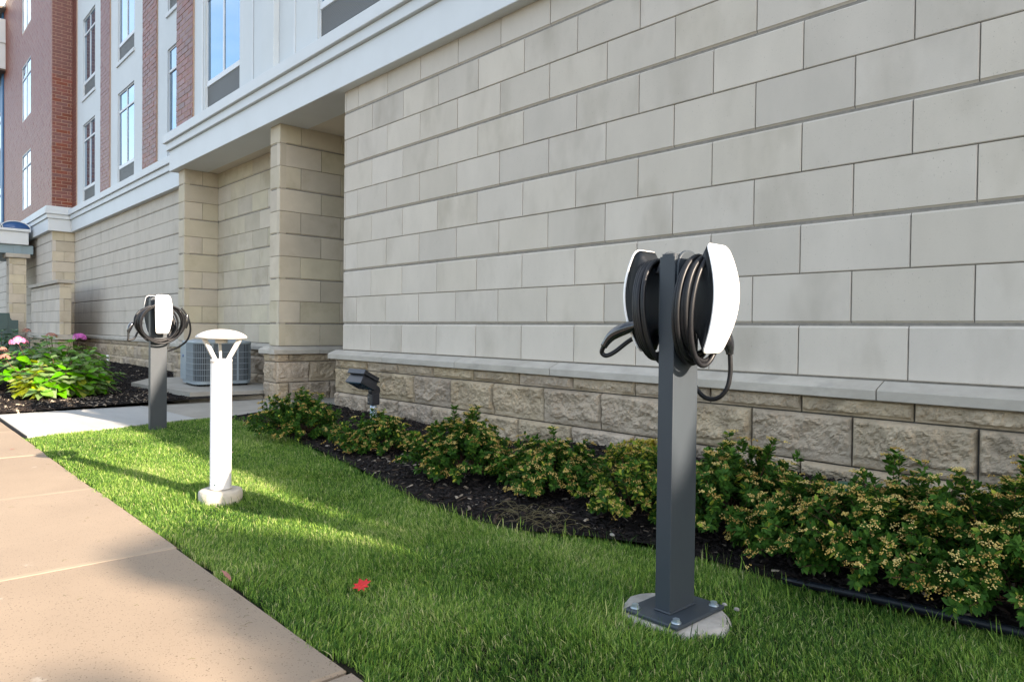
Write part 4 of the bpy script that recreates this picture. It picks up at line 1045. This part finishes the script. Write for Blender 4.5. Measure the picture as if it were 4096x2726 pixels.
charging_post(.045, -2.035, 'far charging post with loosely looped cables beside the light path', 9,
    [dict(n=6, ry=.185, rz=.180, x0=.03, x1=.130, zc=-.09, r=.0095, tilt=.03, yo=0, yw=.05),
     dict(n=4, ry=.175, rz=.165, x0=.02, x1=.07, zc=-.09, r=.0095, tilt=.02, yo=-.01, yw=.03)],
    [([(.06, -2.26, 1.03), (.06, -2.28, 1.0), (.06, -2.295, .96), (.06, -2.30, .93)],
      [(.06, -2.30, .93), (.06, -2.30, .89), (.06, -2.30, .865), (.06, -2.25, .88), (.06, -2.22, .94)], 0),
     ([(.15, -1.80, 1.12), (.15, -1.80, 1.07), (.15, -1.805, 1.02), (.15, -1.81, .98)],
      [(.12, -1.84, 1.18), (.12, -1.78, 1.09), (.12, -1.755, .97), (.12, -1.79, .86), (.10, -1.87, .79), (.07, -1.95, .755)], 0)], .0095)

# ================================================================ FLOODLIGHT
fl = thing('floodlight', 'black floodlight on a short steel pipe in front of the low stone plinth', 'floodlight', (1.42, -.45, .015))
MB().lathe([(.033, -.1), (.033, .30)], 20).obj('pipe', M['galv'], fl)
MB().bbox(-.046, .046, -.046, .046, .235, .345, .008).obj('bracket', M['bronze'], fl)
for z in (.262, .31):
    b_ = MB().lathe([(.001, 0), (.006, 0), (.005, .004), (.001, .005)], 10).obj('bolt', M['chrome'], fl); b_.matrix_basis = Matrix.Translation((-.01, -.0462, z)) @ Matrix.Rotation(R(90), 4, 'X')
kn = MB().lathe([(.05, -.032), (.054, -.026), (.054, .026), (.05, .032)], 28).obj('knuckle', M['bronze'], fl); kn.matrix_basis = Matrix.Translation((.01, .0, .375)) @ Matrix.Rotation(R(90), 4, 'Y')
# housing: local x = width, y = away from lens length, z = thickness
tl = math.atan2(-.45, .89)
Hm = Matrix.Translation((-.035, -.115, .475)) @ Matrix.Rotation(R(6), 4, 'Z') @ Matrix.Rotation(tl, 4, 'X')
hs = MB().add([(-.125, -.09, -.055), (.125, -.09, -.055), (.135, .10, -.055), (-.135, .10, -.055), (-.105, -.075, .035), (.105, -.075, .035), (.12, .095, .035), (-.12, .095, .035)],
              [(0, 3, 2, 1), (4, 5, 6, 7), (0, 1, 5, 4), (1, 2, 6, 5), (2, 3, 7, 6), (3, 0, 4, 7)]).obj('housing', M['bronze'], fl); hs.matrix_basis = Hm
MB().box(-.11, .11, -.075, .085, -.0585, -.0555).obj('lens', M['glass'], hs)
MB().bbox(-.125, .135, -.10, .115, .036, .048, .004).obj('flange', M['bronze'], hs)
for i in range(12):
    MB().bbox(-.11 + i * .0205, -.106 + i * .0205, -.085, .10, .049, .080, .001).obj('cooling_fin', M['bronze'], hs)
MB().bbox(-.128, .138, -.104, -.092, .03, .082, .004).obj('visor', M['bronze'], hs)
MB().tube([(-.03, .03, .06), (-.04, .06, .02), (-.035, .05, -.05)], .005, 6).obj('power_lead', M['cable'], fl)

# ================================================================ CONDENSER
ac = thing('air_conditioner', 'grey blue outdoor air conditioner on a concrete pad in the recess between stone piers', 'air conditioner', (-3.52, -.18, .157), R(-4))
def oct_(w_, d, c): return [(-w_ / 2 + c, -d / 2), (w_ / 2 - c, -d / 2), (w_ / 2, -d / 2 + c), (w_ / 2, d / 2 - c), (w_ / 2 - c, d / 2), (-w_ / 2 + c, d / 2), (-w_ / 2, d / 2 - c), (-w_ / 2, -d / 2 + c)]
W_, D_ = .86, .82
def rr_(w_, d, r, n=5): return [(p_[0], p_[1]) for p_ in rrect(w_, d, r, n)]
MB().prism(rr_(W_ - .05, D_ - .05, .14), .045, .585, 'z', smooth=False).obj('coil_fins', M['acfin'], ac)
MB().prism(rr_(W_, D_, .15), .0, .045, 'z').obj('base_pan', M['acbody'], ac)
for a in (-1, 1):
    for b in (-1, 1): MB().box(a * .3 - .05, a * .3 + .05, b * .3 - .05, b * .3 + .05, -.03, .0).obj('foot', M['black'], ac)
MB().loft([[(p_[0] * s, p_[1] * s, z) for p_ in rr_(W_, D_, .15)] for z, s in ((.585, 1.), (.60, 1.02), (.622, 1.02), (.630, .99), (.636, .80), (.652, .72), (.656, .60), (.652, .5))], True, True).obj('top_cover', M['acbody'], ac)
outl = rr_(W_ + .004, D_ + .004, .152, 8)
per = []; 
for i in range(len(outl)):
    a, b = Vector(outl[i]), Vector(outl[(i + 1) % len(outl)]); k = max(1, int((b - a).length / .0155))
    for j in range(k): per.append(a + (b - a) * j / k)
wires = MB()
for p_ in per: wires.tube([(p_.x, p_.y, .04), (p_.x, p_.y, .59)], .0028, 4, False)
tag(wires.obj('guard_wires', M['acbody'], ac), kind='stuff')
for z in (.13, .215, .30, .385, .47):
    MB().tube([(p_.x * 1.003, p_.y * 1.003, z) for p_ in per] + [(per[0].x * 1.003, per[0].y * 1.003, z)], .0042, 5, False).obj('guard_hoop', M['acbody'], ac)
for sx_ in (-1, 1):
    for yy in (-.18, .18):
        MB().bbox(sx_ * W_ / 2 - .007, sx_ * W_ / 2 + .007, yy - .012, yy + .012, .04, .59, .002).obj('guard_post', M['acbody'], ac)
# louvred service corner facing the camera's left
MB().bbox(-W_ / 2 + .04, -W_ / 2 + .36, -D_ / 2 - .012, -D_ / 2 + .01, .045, .585, .004).obj('service_panel', M['acbody'], ac)
bd = MB().lathe([(.001, 0), (.026, 0), (.026, .004), (.001, .005)], 24).obj('badge', M['blue'], ac); bd.matrix_basis = Matrix.Translation((-W_ / 2 + .20, -D_ / 2 - .012, .40)) @ Matrix.Rotation(R(90), 4, 'X') @ Matrix.Diagonal((1.25, .9, 1, 1))
pp_ = MB().tube([(-2.62, .30, .30), (-2.58, .38, .30), (-2.55, .50, .33)], .012, 8).obj('refrigerant_line', M['cable']); pp_.parent = ac; pp_.matrix_parent_inverse = ac.matrix_basis.inverted()

# ================================================================ SMALL THINGS
vp = thing('vent_pipe', 'small white plastic pipe elbow at the foot of the far stone wall', 'pipe', (-12.6, .42, .05))
MB().tube(sm([(0, 0, 0), (0, 0, .13), (.02, -.01, .17), (.07, -.03, .175), (.11, -.045, .15)], 6), .035, 12).obj('elbow', M['pvc'], vp)
def flat_leaf(name, label, loc, rot, s, m, shape='maple'):
    if shape == 'maple':
        o_ = [(0, -.55), (.12, -.22), (.55, -.35), (.42, -.08), (.95, .12), (.60, .25), (.68, .58), (.30, .42), (.0, 1.0), (-.30, .42), (-.68, .58), (-.60, .25), (-.95, .12), (-.42, -.08), (-.55, -.35), (-.12, -.22)]
    else: o_ = [(0, -.8), (.25, -.4), (.36, 0), (.28, .45), (0, 1), (-.28, .45), (-.36, 0), (-.25, -.4)]
    V = [(0, 0, .06)] + [(a * .5, b * .5, .10 * abs(a) + .12 * b * b * (1 if i % 2 else -.3)) for i, (a, b) in enumerate(o_)]; n = len(o_)
    Vb = [(a, b, c - .012) for a, b, c in V]
    F = [(0, 1 + i, 1 + (i + 1) % n) for i in range(n)] + [(n + 1, n + 2 + (i + 1) % n, n + 2 + i) for i in range(n)] + [(1 + i, n + 2 + i, n + 2 + (i + 1) % n, 1 + (i + 1) % n) for i in range(n)]
    o = MB().add(V + Vb, F).obj(name, m); o.scale = (s, s, s); o.location = loc; o.rotation_euler = rot; return tag(o, label, 'leaf')
flat_leaf('fallen_leaf', 'bright red maple leaf lying on the grass', (5.15, -2.78, .034), (R(38), R(-16), R(70)), .078, M['redleaf'])
flat_leaf('fallen_leaf', 'dry brownish pink leaf at the sidewalk edge', (4.66, -3.10, .018), (R(35), R(10), R(120)), .075, M['brownleaf'], 'oval')
flat_leaf('fallen_leaf', 'tiny tan leaf on the lawn behind the bollard', (2.1, -2.1, .05), (R(30), R(20), R(10)), .035, mat('tan_leaf', (.5, .33, .2)), 'oval')
flat_leaf('fallen_leaf', 'dark brown twig-like leaf on the sidewalk near the light slab', (.62, -3.28, .006), (0, 0, R(40)), .05, M['brownleaf'], 'oval')
for i, (x, y, s) in enumerate(((6.155, -1.84, .012), (6.10, -1.83, .010), (5.30, -1.50, .014), (6.50, -1.37, .011))):
    st_ = MB().loft([[(math.cos(k * .785) * r_ * (1 + .15 * math.sin(k * 3 + i)), math.sin(k * .785) * r_ * .7, z_) for k in range(8)] for r_, z_ in ((.6, 0), (1., .3), (.85, .75), (.4, .95))], True, False).obj('pebble', M['pebble'])
    st_.scale = (s, s, s); st_.location = (x, y, .0 + (.015 if i > 1 else 0)); tag(st_, ('pale pebble behind the near post base', 'smaller grey pebble behind the near post base', 'light pebble at the lawn edge left of the near post', 'small pebble at the lawn edge right of the near post')[i], 'pebble')

# ================================================================ TREE off the right of the picture, throws the dappled shade
def clump_tree(name, label, base, clumps, leaf, seed):
    r = np.random.default_rng(seed); root = thing(name, label, 'tree', base)
    tr = MB(); bx = Vector(base); cen = sum((Vector(c[:3]) for c in clumps), Vector()) / len(clumps) - bx
    tr.tube([(0, 0, -.1), (.03, .0, 1.2), (cen.x * .3, cen.y * .3, 2.6), (cen.x * .7, cen.y * .7, cen.z)], [.17, .13, .10, .05], 12)
    Ps = []
    for (x, y, z, rad, n_) in clumps:
        c = np.array([x, y, z]) - np.array(base); tr.tube([(cen.x * .3, cen.y * .3, 2.6), tuple((c + np.array([cen.x * .3, cen.y * .3, 2.6])) / 2 + [0, 0, .2]), tuple(c)], [.07, .045, .02], 8)
        q = r.normal(0, 1, (n_, 3)); q /= np.linalg.norm(q, axis=1)[:, None]; q *= (r.random(n_) ** .45)[:, None] * rad; Ps.append(c + q)
    P = np.concatenate(Ps); n_ = len(P); D = r.normal(0, 1, (n_, 3)); D /= np.linalg.norm(D, axis=1)[:, None]; U = r.normal(0, 1, (n_, 3))
    V, T, A = leaf_batch(P, D, U, np.full(n_, leaf) * r.uniform(.7, 1.2, n_), np.full(n_, leaf * .62), r.random(n_))
    tr.obj('trunk', M['bark'], root); tag(link('crown', tri_mesh('crown', V, T, False, A), M['treeleaf'], root), kind='stuff'); return root
S3 = np.array([2.31, .44, .97])
def over(x, y, t): return (x + S3[0] * t, y + S3[1] * t, S3[2] * t)
cl = []
for (x, y, t, rad, n_) in ((5.6, -2.75, 6.0, .50, 2600), (6.6, -2.8, 6.1, .55, 2600), (4.75, -2.85, 6.2, .36, 1700), (7.6, -2.9, 5.7, .6, 2600), (8.6, -3.0, 6.2, .7, 3000), (5.50, -3.68, 6.6, .12, 200), (5.5, -2.42, 6.5, .30, 1300), (6.5, -2.45, 6.4, .32, 1300), (4.95, -2.52, 6.6, .15, 420), (9.6, -3.2, 5.6, .8, 3000), (4.35, -3.18, 6.6, .17, 420)):
    cl.append((*over(x, y, t), rad, n_))
clump_tree('shade_tree', 'broadleaf tree beyond the right side of the picture', (21.2, .05, -.1), cl, .10, 77)
print('bricks', brick_count)
